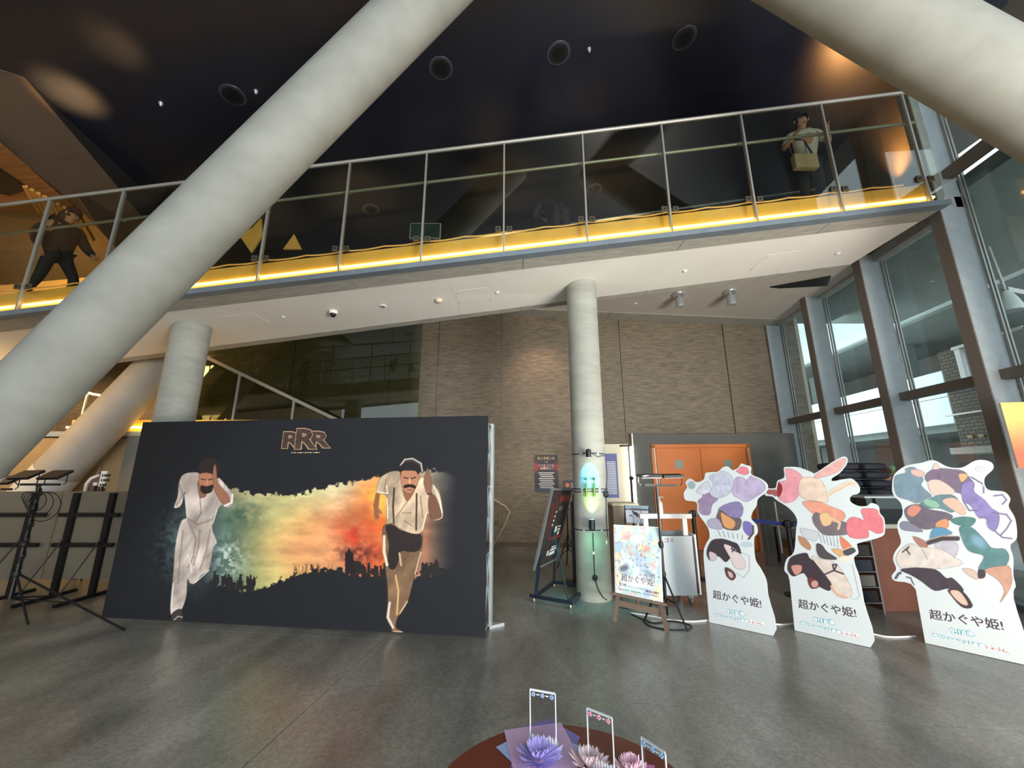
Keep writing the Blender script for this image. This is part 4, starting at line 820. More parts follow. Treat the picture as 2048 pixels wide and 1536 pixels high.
def art2(pr):
    s = lambda P: k_(P, 1540, 890, 6.144); c = lambda P: k_(P, 1350, 860, 3.49); sh = (vnoise(pr.X, pr.Y, .1, 8, 4)-.5)*.2
    pr.poly(s([(540, 400), (700, 260), (850, 160), (920, 160), (930, 210), (860, 310), (700, 380)]), (240, 184, 176), shade=sh)
    pr.poly(s([(90, 480), (120, 450), (210, 430), (185, 300), (300, 310), (400, 400), (380, 560), (300, 680), (180, 710), (110, 670)]), (236, 160, 172), shade=sh)
    pr.poly(s([(88, 480), (110, 462), (145, 500), (148, 560), (118, 630), (92, 620)]), (150, 36, 42)); pr.poly(c([(640, 420), (700, 415), (715, 460), (650, 448)]), (172, 92, 90))
    pr.poly(s([(380, 420), (520, 400), (640, 450), (700, 600), (700, 700), (560, 690), (420, 660), (350, 580)]), (238, 214, 196), shade=sh)
    pr.line(s([(730, 610), (790, 560), (880, 520), (960, 470), (1040, 480)]), 8, (236, 214, 184)); pr.line(s([(730, 610), (880, 530), (1000, 460)]), 1, (214, 176, 130))
    pr.poly(s([(400, 700), (600, 700), (760, 760), (900, 820), (920, 900), (820, 960), (640, 900), (500, 820)]), (236, 164, 140), shade=sh)
    pr.poly(s([(520, 900), (560, 830), (640, 860), (760, 950), (900, 940), (970, 1000), (960, 1090), (820, 1110), (660, 1100), (560, 1000)]), (122, 110, 118), shade=sh)
    pr.poly(s([(610, 860), (700, 830), (760, 900), (740, 980), (650, 990)]), (236, 196, 150)); pr.line(s([(760, 900), (860, 960), (840, 1030)]), 5, (226, 196, 170))
    pr.poly(s([(940, 960), (1000, 890), (1100, 900), (1160, 930), (1120, 800), (1200, 780), (1320, 800), (1400, 950), (1420, 1050), (1320, 1090), (1210, 1040), (1210, 1130), (1080, 1150), (960, 1110)]), (232, 128, 138), shade=sh)
    pr.poly(s([(370, 1030), (480, 1040), (600, 1080), (560, 1180), (480, 1160), (430, 1150)]), (206, 212, 220)); pr.poly(s([(350, 1120), (440, 1160), (500, 1240), (480, 1290), (380, 1220)]), (190, 140, 104))
    pr.poly(s([(860, 1130), (920, 1160), (1000, 1250), (900, 1280)]), (232, 134, 104)); pr.poly(s([(900, 1300), (1010, 1260), (1050, 1310), (940, 1360)]), (76, 76, 84)); pr.line(s([(900, 1290), (1005, 1250)]), 2, (236, 214, 160))
    pr.poly(s([(760, 1280), (880, 1290), (910, 1400), (800, 1330)]), (226, 178, 120)); pr.poly(s([(570, 1220), (640, 1230), (700, 1310), (820, 1390), (760, 1410), (600, 1370)]), (82, 74, 78))
    for k in range(6): pr.line(s([(600+k*45, 1080+k*10), (640+k*40, 1200+k*12)]), 1.3, (150, 156, 170))
    pr.ell(*s([(930, 1400)])[0], 15, 6, (240, 232, 216))
    pr.poly(c([(785, 970), (800, 900), (850, 870), (920, 860), (945, 900), (1050, 960), (1090, 1060), (1080, 1120), (1020, 1100), (940, 1050), (900, 1000), (860, 1010), (820, 1020)]), (62, 50, 58), shade=sh)
    pr.poly(c([(812, 950), (880, 945), (880, 990), (840, 1010)]), (214, 150, 138)); pr.poly(c([(925, 1040), (960, 1030), (1010, 1080), (985, 1105), (945, 1100)]), (112, 54, 60)); pr.ell(*c([(975, 1075)])[0], 7, 7, (212, 160, 150))
    pr.poly(c([(955, 890), (1030, 900), (1120, 930), (1190, 1020), (1235, 1120), (1220, 1165), (1160, 1170), (1090, 1110), (1085, 1060)]), (228, 216, 206), shade=sh); pr.line(c([(1090, 1090), (1130, 1150), (1200, 1170)]), 4, (232, 180, 150))
    pr.line(c([(1040, 1010), (1110, 980), (1130, 940), (1100, 940), (1110, 980), (1175, 1005)]), 3.2, (66, 58, 74)); pr.line(c([(1240, 940), (1290, 1160), (1260, 1185), (1225, 1170)]), 1, (176, 182, 184))
def art3(pr):
    s = lambda P: k_(P, 1780, 900, 4.8); sh = (vnoise(pr.X, pr.Y, .08, 12, 4)-.5)*.22
    pr.poly(s([(45, 260), (150, 220), (150, 180), (240, 170), (320, 280), (300, 340), (400, 440), (350, 470), (260, 510), (180, 480), (60, 430)]), (124, 152, 170), shade=sh)
    pr.poly(s([(200, 190), (280, 190), (330, 220), (300, 260), (220, 240)]), (226, 190, 184))
    pr.poly(s([(340, 240), (430, 180), (560, 180), (700, 200), (760, 260), (810, 330), (780, 400), (700, 420), (620, 400), (500, 330), (400, 300), (350, 300)]), (126, 110, 136), shade=sh)
    pr.poly(s([(370, 300), (480, 290), (620, 390), (570, 430), (470, 450), (390, 400)]), (226, 206, 196)); pr.poly(s([(660, 230), (750, 240), (690, 310)]), (226, 182, 134)); pr.poly(s([(415, 185), (435, 125), (480, 175)]), (232, 206, 198))
    pr.poly(s([(690, 330), (800, 300), (810, 400), (900, 470), (980, 560), (1040, 600), (1050, 680), (1010, 780), (940, 740), (920, 660), (850, 650), (780, 540), (700, 480)]), (140, 130, 190), shade=sh)
    for L_ in ([(780, 260), (900, 330), (900, 410)], [(1000, 440), (1080, 430), (1120, 480), (1080, 520)], [(980, 600), (1120, 620), (1165, 680), (1120, 760), (1060, 820)], [(1010, 780), (1080, 840), (1170, 850)], [(700, 480), (760, 580), (850, 580)]): pr.line(s(L_), 3, (122, 108, 150))
    pr.poly(s([(280, 520), (400, 460), (480, 430), (620, 440), (660, 520), (600, 600), (480, 560), (360, 560)]), (104, 140, 148), shade=sh); pr.ell(*s([(400, 515)])[0], 16, 7, (150, 200, 176), .9, .3)
    pr.poly(s([(500, 490), (620, 460), (720, 560), (720, 620), (640, 600)]), (226, 190, 172)); pr.poly(s([(140, 570), (250, 520), (380, 570), (540, 600), (600, 650), (440, 740), (320, 760), (180, 680)]), (114, 106, 122), shade=sh); pr.poly(s([(170, 570), (230, 525), (300, 560), (230, 640), (170, 620)]), (216, 146, 130))
    pr.poly(s([(440, 700), (540, 660), (560, 740), (460, 760)]), (222, 156, 118)); pr.poly(s([(385, 830), (420, 750), (520, 750), (600, 800), (500, 830), (400, 870)]), (98, 152, 190)); pr.line(s([(370, 890), (500, 850), (650, 850)]), 9, (72, 64, 72)); pr.line(s([(380, 860), (500, 825), (610, 825)]), 1.6, (214, 176, 120))
    pr.poly(s([(580, 670), (700, 640), (820, 660), (780, 730), (650, 720)]), (84, 134, 130), shade=sh); pr.poly(s([(670, 740), (780, 740), (900, 850), (980, 940), (1100, 950), (1145, 1030), (1100, 1120), (960, 1150), (850, 1140), (900, 1020), (760, 970), (690, 850)]), (92, 138, 142), shade=sh); pr.ell(*s([(850, 880)])[0], 24, 13, (140, 178, 212), .8, .7, .6)
    pr.poly(s([(100, 700), (180, 690), (320, 780), (200, 780), (110, 760)]), (136, 136, 160)); pr.poly(s([(220, 830), (330, 870), (360, 930), (280, 920)]), (176, 124, 112)); pr.poly(s([(430, 900), (640, 890), (630, 1020), (520, 990)]), (204, 200, 214), shade=sh)
    pr.poly(s([(60, 1040), (110, 950), (200, 900), (290, 930), (480, 950), (620, 1030), (700, 1090), (560, 1130), (380, 1140), (200, 1120), (180, 1150), (90, 1120)]), (226, 218, 212), shade=sh); pr.line(s([(300, 940), (360, 1050)]), 1, (120, 120, 116)); pr.line(s([(120, 980), (180, 930), (160, 960), (190, 1000)]), 3, (92, 80, 84))
    pr.poly(s([(100, 1150), (250, 1130), (440, 1150), (540, 1230), (600, 1230), (700, 1330), (680, 1370), (560, 1330), (430, 1350), (300, 1260), (200, 1200)]), (72, 62, 74), shade=sh)
    pr.poly(s([(560, 1340), (690, 1350), (790, 1480), (760, 1520), (680, 1500), (590, 1400)]), (66, 56, 62)); pr.poly(s([(580, 1350), (670, 1360), (750, 1480), (690, 1480), (610, 1410)]), (226, 196, 178)); pr.poly(s([(700, 1140), (800, 1150), (850, 1220), (820, 1240), (740, 1190)]), (214, 192, 180)); pr.poly(s([(850, 1150), (910, 1160), (910, 1220), (850, 1230)]), (74, 60, 66))
    pr.poly(s([(910, 1150), (1100, 1110), (1160, 1140), (1170, 1280), (1110, 1400), (1060, 1460), (1100, 1350), (1040, 1250)]), (206, 160, 140), shade=sh); pr.line(s([(50, 1240), (80, 1190), (100, 1180)]), 5, (88, 92, 106)); pr.line(s([(160, 1220), (200, 1230), (230, 1300)]), 2.6, (88, 92, 106))
    pr.ell(*s([(880, 180)])[0], 12, 7, (214, 214, 226))
standee(S1o, 'narrow white cutout standee with lavender and purple print, left of three', art1, (((1427, 1197), (1524, 1217)), ((1453, 1227), (1493, 1236)), ((1430, 1233), (1529, 1252))), 0)
standee(S2o, 'white cutout standee with pink and orange print and a long ear, middle of three', art2, (((1598, 1216), (1714, 1236)), ((1628, 1244), (1674, 1254)), ((1602, 1249), (1721, 1277))), 0)
standee(S3o, 'largest white cutout standee with teal and purple print at the right edge', art3, (((1861, 1238), (2009, 1262)), ((1902, 1267), (1953, 1277)), ((1866, 1273), (2021, 1308))), 0)

# ================================================================== PRINTED QUADS
def quadpt(q, u, v):
    a, b, c, d = q; return a*(1-u)*(1-v)+b*u*(1-v)+c*u*v+d*(1-u)*v      # BL BR TR TL
def quad_print(q, nu, nv, fn, parent, off, name='print'):
    q = [np.array(list(p)) for p in q]; n = np.cross(q[1]-q[0], q[3]-q[0]); n /= np.linalg.norm(n)
    u = np.linspace(0, 1, nu)[None, :, None]; v = np.linspace(0, 1, nv)[:, None, None]
    G = q[0]*(1-u)*(1-v)+q[1]*u*(1-v)+q[2]*u*v+q[3]*(1-u)*v+n*off
    X, Y = np.meshgrid(np.linspace(0, 1, nu), np.linspace(0, 1, nv)); pr = Print(X, Y, (255, 255, 255)); fn(pr)
    return print_mesh(name, G, pr.c, M_print, parent), n
# ---- poster on wooden easel
EQ = [V(atD(1230, 1185, 4.86)), V(atD(1326, 1205, 4.62)), V(atD(1320, 1054, 4.78)), V(atD(1227, 1049, 5.02))]
en = (EQ[1]-EQ[0]).cross(EQ[3]-EQ[0]).normalized(); eu = (EQ[1]-EQ[0]).normalized(); ev = (EQ[3]-EQ[0]).normalized()
ez_ = empty('poster_easel', V(onfloor(1280, 1240)), 'dark wooden easel standing in front of the litter cart', 'easel')
fL, fR = V(onfloor(1229, 1244)), V(onfloor(1335, 1266)); topc_ = (EQ[2]+EQ[3])/2-en*.03
for f_, tt in ((fL, EQ[0]+eu*.03), (fR, EQ[1]-eu*.03)):
    g_ = tt-en*.032-ev*.02; MB().bar(f_, g_, .045, .025, up=en).build('leg', M_wood, ez_)
    MB().bar(g_, g_+(topc_-en*.03-g_)*.97, .04, .02, up=en).build('upper_leg', M_wood, ez_)
MB().bar(V(onfloor(1282, 1225))+Vector((0, .12, 0)), topc_-en*.06, .04, .025).build('leg', M_wood, ez_)
MB().bar(EQ[0]-eu*.05-ev*.015+en*.02, EQ[1]+eu*.04-ev*.015+en*.02, .06, .025, up=ev).build('ledge', M_wood, ez_)
MB().bar(EQ[0]+eu*.03-ev*.10-en*.02, EQ[1]-eu*.03-ev*.10-en*.02, .02, .06, up=ev).build('cross_rail', M_wood, ez_)
pp = empty('framed_poster', EQ[0], 'pale framed film poster in pastel colours resting on the wooden easel', 'poster')
MB().prism([EQ[0]-en*.004, EQ[1]-en*.004, EQ[2]-en*.004, EQ[3]-en*.004], -en*.014).build('frame', M_white, pp)
q_ = [EQ[0]+eu*.012+ev*.012, EQ[1]-eu*.012+ev*.012, EQ[2]-eu*.012-ev*.012, EQ[3]+eu*.012-ev*.012]
def fe(pr):
    n1 = vnoise(pr.X, pr.Y*1.5, 4, 21, 4); n2 = vnoise(pr.X, pr.Y*1.5, 9, 22, 4); n3 = vnoise(pr.X, pr.Y*1.5, 22, 23, 3)
    base = np.array([206, 220, 222.]); pr.c[:] = base
    for n_, c_, t0 in ((n1, (176, 206, 200), .5), (n2, (214, 176, 176), .55), (vnoise(pr.X, pr.Y, 5, 31), (232, 214, 170), .56), (vnoise(pr.X, pr.Y, 6, 33), (164, 190, 214), .55)):
        k = np.clip((n_-t0)*9, 0, .8)[..., None]; pr.c = pr.c*(1-k)+np.array(c_)*k
    k = np.clip((n3-.57)*8, 0, .7)[..., None]*(np.abs(pr.Y-.5) < .32)[..., None]; pr.c = pr.c*(1-k)+np.array([112, 100, 116])*k
    pr.ell(.5, .8, .2, .1, (246, 240, 226), .9, 0, .8); pr.ell(.72, .68, .12, .07, (226, 120, 112), .6, 0, .8); pr.ell(.28, .84, .2, .06, (220, 130, 126), .5, .3, .9)
    pr.ell(.2, .36, .14, .06, (80, 72, 84), .7, .3, .6); pr.ell(.75, .33, .16, .06, (92, 120, 140), .6, -.2, .7); pr.ell(.5, .2, .45, .09, (240, 240, 236), .8, 0, .5)
quad_print(q_, 130, 190, fe, pp, .001)
def qt(s, q, n, u0, v0, u1, h, m, par, off=.003, bold=0):
    q = [np.array(list(p)) for p in q]; a = quadpt(q, u0, v0); b = quadpt(q, u1, v0); ex = V(b-a); ey = V(quadpt(q, u0, v0+.05)-a)
    return text(s, a, ex, ey, n, ex.length, h, m, par, off=off, bold=bold)
MK = mat('ink_plum', (70, 56, 62), .5)
qt('超かぐや姫!', q_, en, .12, .165, .88, .085, mat('rim_white', (240, 240, 238), .5), pp, .003, .06); qt('超かぐや姫!', q_, en, .13, .17, .87, .08, MK, pp, .0036, .005)
qt('9.18', q_, en, .08, .10, .24, .028, MK, pp, .003, .01); qt('復活上映!!', q_, en, .66, .075, .95, .024, MK, pp, .003, .02); qt('特別フォーマットで最速復活', q_, en, .28, .10, .62, .012, MK, pp)
for k, (a, b) in enumerate(((.06, .30), (.34, .56), (.6, .92))): qt('———', q_, en, a, .045, b, .005, MK, pp)
# ---- small picture panel on stand behind the easel
SQ = [V(atD(1253, 1045, 6.3)), V(atD(1296, 1048, 6.2)), V(atD(1297, 1012, 6.25)), V(atD(1250, 1010, 6.35))]
sn = (SQ[1]-SQ[0]).cross(SQ[3]-SQ[0]).normalized(); st = empty('picture_stand', (SQ[0].x+.15, 6.3, 0), 'small framed panel of three pale pictures on a dark stand behind the easel', 'display stand')
MB().prism([SQ[0]-(SQ[1]-SQ[0])*.04, SQ[1]+(SQ[1]-SQ[0])*.04, SQ[2]+(SQ[1]-SQ[0])*.04, SQ[3]-(SQ[1]-SQ[0])*.04], -sn*.02).build('frame', M_blackm, st)
def fs(pr):
    pr.c[:] = (206, 214, 228); pr.c[pr.Y > .72] = (164, 190, 204); pr.c[(pr.Y > .72) & (pr.Y < .82)] = (66, 76, 92)
    for x in (.333, .666): pr.c[(np.abs(pr.X-x) < .01) & (pr.Y < .72)] = (60, 60, 70)
    n = vnoise(pr.X, pr.Y, 9, 41, 3)
    for cx, c_ in ((.17, (80, 74, 92)), (.5, (196, 72, 84)), (.83, (70, 96, 104))):
        k = np.clip((n-.5)*14, 0, .9)*np.clip(1-(((pr.X-cx)/.15)**2+((pr.Y-.36)/.32)**2), 0, 1)**.5; k = np.nan_to_num(k)[..., None]; pr.c = pr.c*(1-k)+np.array(c_)*k
quad_print(SQ, 80, 60, fs, st, .002)
qt('9.7', SQ, sn, .06, .74, .26, .035, M_txtw, st)
for dx in (-.13, .14): MB().bar((SQ[0].x+.15+dx*1.6, 6.37, 0), (SQ[0].x+.15+dx, 6.37, SQ[3].z-.02), .03, .03).build('leg', M_wood, st)
MB().bar((SQ[0].x+.14, 6.6, 0), (SQ[0].x+.15, 6.38, SQ[3].z-.05), .03, .03).build('leg', M_wood, st)

# ---- signboard on castors, left of the central column
GQ = [V(atD(1069, 1142, 5.6)), V(atD(1113, 1120, 6.05)), V(atD(1146, 977, 6.2)), V(atD(1105, 977, 5.75))]
gn = (GQ[1]-GQ[0]).cross(GQ[3]-GQ[0]).normalized(); gu = (GQ[1]-GQ[0]).normalized(); gv = (GQ[3]-GQ[0]).normalized()
gb = empty('signboard', V(onfloor(1105, 1185)), 'tall tilted dark signboard on a navy castor frame left of the central column', 'signboard')
MB().prism([p-gn*.004 for p in GQ], -gn*.03).build('frame', mat('frame_grey', (128, 134, 130), .4, .4), gb)
iq = [GQ[0]+gu*.05+gv*.03, GQ[1]-gu*.03+gv*.03, GQ[2]-gu*.03-gv*.03, GQ[3]+gu*.05-gv*.03]
def fg(pr):
    n = vnoise(pr.X, pr.Y*2, 5, 51, 4); pr.c[:] = np.array([52, 46, 44])*(.7+.6*n[..., None])
    k = (np.clip((n-.42)*6, 0, .8)*np.clip((pr.Y-.35)*3, 0, 1)*(np.abs(pr.X-.2) < .14))[..., None]; pr.c = pr.c*(1-k)+np.array([104, 34, 30])*k
    k = np.clip(1-np.abs(pr.Y-.88)/.08, 0, .9)[..., None]*(pr.X > .45)[..., None]; pr.c = pr.c*(1-k)+np.array([176, 66, 48])*k
    k = np.clip(1-np.abs(pr.Y-.33)/.035, 0, .8)[..., None]*(pr.X > .35)[..., None]; pr.c = pr.c*(1-k)+np.array([150, 52, 40])*k
    pr.ell(.6, .74, .2, .05, (176, 156, 120), .6, 0, .8)
quad_print(iq, 60, 140, fg, gb, .001)
M_ink = mat('sign_ink', (196, 196, 192), .5)
for u0, v, w_, h_ in ((.52, .40, .10, .09), (.66, .42, .16, .03), (.66, .47, .16, .02), (.70, .36, .10, .05), (.36, .10, .10, .07), (.50, .09, .30, .05), (.52, .15, .34, .03), (.56, .19, .28, .02), (.30, .5, .05, .03), (.32, .56, .05, .03), (.34, .62, .05, .03), (.36, .68, .05, .03)):
    c = [quadpt([np.array(list(p)) for p in iq], u0+a*w_, v+b*h_) for a, b in ((0, 0), (1, .1), (1, 1), (0, .9))]; MB().prism([V(p)+gn*.003 for p in c], gn*.001).build('print_mark', M_ink, gb)
F1, F2, F3, F4 = [V(onfloor(*q, z)) for q, z in (((1060, 1191), .07), ((1145, 1206), .07), ((1108, 1164), .07), ((1182, 1172), .07))]
M_navy = mat('navy_steel', (30, 42, 60), .4, .3)
for a, b, nm in ((F1, F2, 'base_bar'), (F3, F4, 'base_bar'), (F1+(F2-F1)*.12, F3, 'cross_bar'), (F2-(F2-F1)*.1, F4, 'cross_bar')): MB().bar(a, b, .035).build(nm, M_navy, gb)
MB().bar(F1+(F2-F1)*.14, GQ[0]+gu*.10+gv*.35-gn*.05, .035).build('leg', M_navy, gb); MB().bar(F3+(F4-F3)*.0, GQ[1]-gu*.08+gv*.3-gn*.05, .035).build('leg', M_navy, gb)
MB().bar(F2-(F2-F1)*.08, (GQ[0]+GQ[1])/2+gv*.55-gn*.05, .015).build('brace', M_blackm, gb)
for f_ in (F1+(F2-F1)*.1, F2-(F2-F1)*.05, F3, F4): MB().lathe((f_.x-.012, f_.y, .03), [(.0, 0), (.03, .003), (.03, .021), (0, .024)], 14, (1, 0, 0)).build('castor', M_rail, gb, True)
# ---- black flat stand and small tripod behind the signboard
t = empty('flat_post', (.98, 6.35, 0), 'narrow black upright board just left of the central column', 'stand'); a = V(atD(1145, 1003, 6.35)); 
MB().b2((a.x-.03, 6.33, .02), (a.x+.05, 6.37, a.z)).build('upright', M_black, t); MB().b2((a.x-.12, 6.2, 0), (a.x+.12, 6.5, .02)).build('base', M_black, t); MB().b2((a.x+.0, 6.34, a.z), (a.x+.02, 6.36, a.z+.12)).build('tip', M_black, t)
t = empty('music_tripod', V(atD(1136, 1090, 7.4))*1, 'small black folding tripod behind the tilted signboard', 'tripod'); a = V(atD(1134, 1018, 7.4)); t.location = (a.x, 7.4, 0)
MB().tube([(a.x, 7.4, .3), a], .012, 8).build('pole', M_blackm, t, True); MB().blob(a, .035, 8, 6).build('knob', M_black, t, True)
for dx, dy in ((-.22, -.1), (.22, -.1), (0, .25)): MB().tube([(a.x, 7.4, .55), (a.x+dx, 7.4+dy, .0)], .01, 6).build('leg', M_blackm, t, True); MB().tube([(a.x+dx*.6, 7.4+dy*.6, .22), (a.x, 7.4, .3)], .007, 6).build('strut', M_blackm, t, True)

# ---- decorations strapped to the central column
CX, CY, CR = 1.10, 5.70, .232
def colp(x, y, off=0):
    r = ray(x, y); a = r[0]**2+r[1]**2; b = -2*(r[0]*CX+r[1]*CY); c = CX**2+CY**2-(CR+off)**2
    d = b*b-4*a*c; t = (-b-math.sqrt(max(d, 0)))/(2*a); return V(O+r*t)
for i, (y, lb) in enumerate(((907, 'upper'), (978, 'middle'), (984, 'lower of the middle pair of'), (1061, 'lowest'))):
    z = colp(1182, y).z; pts = [(CX+(CR+.006)*math.cos(a), CY+(CR+.006)*math.sin(a), z+.004*math.sin(a*3)) for a in np.linspace(0, 2*math.pi, 49)]
    o = MB().tube(pts, .006, 6, False).build('strap', M_blackm, None, True); tag(o, lb+' thin black strap round the central column', 'strap')
    for a in (-2.2, -1.2): MB().box((CX+(CR+.01)*math.cos(a), CY+(CR+.01)*math.sin(a), z), (.03, .008, .02), (-math.sin(a), math.cos(a), 0), (math.cos(a), math.sin(a), 0)).build('buckle', M_alu, o)
def lampcan(c, up, label, r=.035, h=.11, name='spot_lamp'):
    c = V(c); t = empty(name, c, label, 'lamp'); s = 1 if up else -1; rad = Vector((c.x-CX, c.y-CY, 0)).normalized(); ax = (Vector((0, 0, s))+rad*-.12).normalized()
    MB().lathe(c-ax*h*.5, [(r*.55, 0), (r*.95, .012), (r, .03), (r, h)], 18, ax).build('housing', M_black, t, True)
    MB().lathe(c+ax*(h*.5+.001), [(r*.8, 0), (r*.8, .003)], 14, ax).build('lens', mat('lamp_lens', (210, 240, 240), emit=1.5), t)
    MB().bar(c-rad*.0, c-rad*.10, .012).build('bracket', M_steel, t)
    return c+ax*(h*.5+.01), ax
pu, ax = lampcan(colp(1177, 906, .10), False, 'small black spot lamp pointing down at the top of the central column lights'); pl, ax2 = lampcan(colp(1184, 1050, .10), True, 'black spot lamp pointing up the central column, on the lowest strap', .04, .13)
light('cyan_spot', 'SPOT', pu, colp(1180, 966, -.02), 52, (.0, .62, 1), .01, spot=78, blend=1)
light('lime_spot', 'SPOT', pl, colp(1184, 985, -.02), 20, (.45, 1, .12), .01, spot=70, blend=1)
light('green_wash', 'SPOT', pl-Vector((0, .25, .1)), colp(1184, 1130, 0), 9, (.2, 1, .55), .05, spot=120, blend=1)
for i, (px, lb) in enumerate(((1172.5, 'left'), (1188.5, 'right'))):
    a, b = colp(px, 993, .03), colp(px, 966, .03); t = empty('bamboo_ornament', a, lb+' of two bamboo sticks with sprigs strapped to the central column', 'ornament')
    MB().tube([a+(b-a)*k for k in (0, .3, .31, .33, .34, .62, .63, .65, .66, 1)], [.014, .014, .017, .017, .014, .014, .017, .017, .014, .013], 12).build('bamboo_stick', mat('bamboo', (104, 134, 42), .4, noise=.3, nscale=30), t, True)
    for j in range(5):
        ang = (-.9+j*.4); q = b+Vector((0, 0, .03)); e = q+Vector((math.sin(ang)*.055, -.01, .055*math.cos(ang)+.01)); MB().add([q, (q+e)/2+Vector((.006, 0, .004)), e, (q+e)/2-Vector((.006, 0, .004))], [(0, 1, 2, 3)]).build('leaf', mat('leaf_dark', (30, 62, 40), .6), t)
    MB().tube([b, b+Vector((0, 0, .03))], .003, 6).build('stem', mat('leaf_dark', (30, 62, 40)), t)
def cpath(q, off=.012): return [colp(x, y, off) for x, y in q]
o = MB().tube(cpath([(1186, 1066), (1186, 1080), (1187, 1100), (1188, 1125), (1190, 1155), (1192, 1165), (1197, 1180), (1206, 1195), (1214, 1200)]), .006, 6).build('lamp_cable', M_cable, None, True); tag(o, 'black cable with a round switch hanging down the central column', 'cable')
MB().lathe(colp(1190, 1155, .006)-Vector((.2, .98, 0))*0, [(.0, 0), (.036, .004), (.036, .016), (.0, .02)], 20, (-.2, -.98, 0)).build('round_switch', M_black, o, True); MB().box(colp(1187, 1106, .014), (.028, .02, .035)).build('white_clip', M_white, o)
o = MB().tube(cpath([(1176, 902), (1196, 914), (1206, 911), (1211, 912)], .02), .004, 6).build('lamp_cable', M_cable, None, True); tag(o, 'short black cable looping right from the upper spot lamp', 'cable')
o = MB().tube(cpath([(1212, 920), (1214, 950), (1212, 988), (1213, 1040), (1216, 1075)], .014)+[Vector((1.36, 5.5, .75)), Vector((1.40, 5.45, .4)), Vector((1.37, 5.4, .02))], .005, 6).build('side_cable', M_cable, None, True); tag(o, 'thin black cable down the right edge of the central column', 'cable')
q = colp(1212, 988, .03); o = MB().blob(q, (.035, .03, .05), 12, 8).build('cable_box', M_black, None, True); tag(o, 'small black rounded cable box on the right of the central column', 'cable box')
q = colp(1213, 1085, .004); o = MB().blob(q, (.012, .006, .03), 10, 6).build('white_tag', M_white, None, True); tag(o, 'tiny white oval tag on the right of the central column', 'tag')

# ---- LED panel light stands
def led_stand(bx, by, htop, label, heads, legs, fold=False, r=.016):
    t = empty('light_stand', (bx, by, 0), label, 'light stand')
    MB().tube([(bx, by, .25), (bx, by, htop*.55)], r*1.2, 10).build('lower_pole', M_blackm, t, True); MB().tube([(bx, by, htop*.5), (bx, by, htop)], r*.8, 10).build('upper_pole', M_blackm, t, True)
    MB().lathe((bx, by, htop*.53), [(r*1.5, 0), (r*1.8, .02), (r*1.8, .05), (r*1.3, .07)], 12).build('collar', M_black, t, True); MB().lathe((bx, by, .48), [(r*1.6, 0), (r*1.9, .02), (r*1.6, .05)], 12).build('leg_collar', M_black, t, True)
    for lx, ly in legs:
        MB().tube([(bx, by, .52), (lx, ly, .012)], .011, 8).build('leg', M_blackm, t, True); m = Vector((bx, by, .24)).lerp(Vector((lx, ly, .012)), .55); q = Vector((bx, by, .52)).lerp(Vector((lx, ly, .012)), .55)
        MB().tube([(bx, by, .26), q], .008, 6).build('strut', M_blackm, t, True)
    xs1 = [h[0] for h in heads]; MB().bar((min(xs1)-.06, by, htop), (max(xs1)+.06, by, htop), .025).build('cross_bar', M_black, t)
    for hx, tilt, lit in heads:
        w_, d_ = .24, .18; c = Vector((hx, by-.02, htop+.11)); ex = Vector((1, 0, .02)).normalized(); ey = Vector((0, math.cos(tilt), math.sin(tilt))); ez = ex.cross(ey)
        h = MB().box(c, (w_, d_, .03), ex, ey).build('lamp_head', M_black, t)
        MB().box(c-ez*.017, (w_-.02, d_-.02, .004), ex, ey).build('diffuser', mat('led_face_on', (255, 255, 250), emit=4) if lit else mat('led_face', (150, 150, 146), .3), h)
        for s in (-1, 1): MB().tube([(hx+s*.1, by, htop), (hx+s*(w_/2+.008), by, htop+.02), (hx+s*(w_/2+.008), by, htop+.11)], .006, 6).build('yoke', M_black, h, True)
    return t
ts = led_stand(1.70, 4.75, 1.47, 'black tripod stand with two flat LED lamps right of the easel poster', ((1.62, .1, True), (1.88, .1, False)), ((1.497, 4.87), (1.818, 4.504), (1.80, 5.0)))
light('led_lamp_glow', 'AREA', (1.62, 4.7, 1.56), (1.2, 5.6, 3.2), 16, (1, 1, .97), .22)
light('assumed_column_lamp', 'SPOT', (2.6, 6.2, 1.5), (1.1, 5.7, 2.6), 50, (.97, 1, .97), .05, spot=55, blend=1)  # spot with no fixture, assumed for white light on the upper column
a1 = V(atD(80, 965, 4.75)); lst = led_stand(a1.x, 4.75, 1.48, 'black light stand wrapped in cables with two LED lamps, left of the backdrop', ((a1.x-.16, .5, False), (a1.x+.18, .5, False)), ((-5.24, 4.70), (-4.05, 4.55), (-4.9, 5.05)), r=.022)
b = MB()
for k in range(26):
    z = .55+k*.035; a = k*1.3; b.tube([(a1.x+.03*math.cos(a+j)+.004*j, 4.75+.03*math.sin(a+j), z+j*.012) for j in range(5)], .007, 5)
b.build('cable_wrap', M_cable, lst, True)
for k in range(5):
    rr = .06+.03*k; cxx = a1.x+(-.05+.07*k) ; pts = [(cxx+rr*math.sin(a), 4.70-.01*k, 1.40-rr*(1-math.cos(a))*.9) for a in np.linspace(0, 2*math.pi, 17)]; MB().tube(pts, .005, 5).build('cable_loop', M_cable, lst, True)
a1 = V(atD(-18, 990, 4.9)); led_stand(a1.x, 4.9, 1.42, 'light stand mostly outside the left edge, one LED lamp showing', ((a1.x+.17, .5, False),), ((a1.x-.5, 4.8), (a1.x+.35, 4.5), (a1.x, 5.2)))
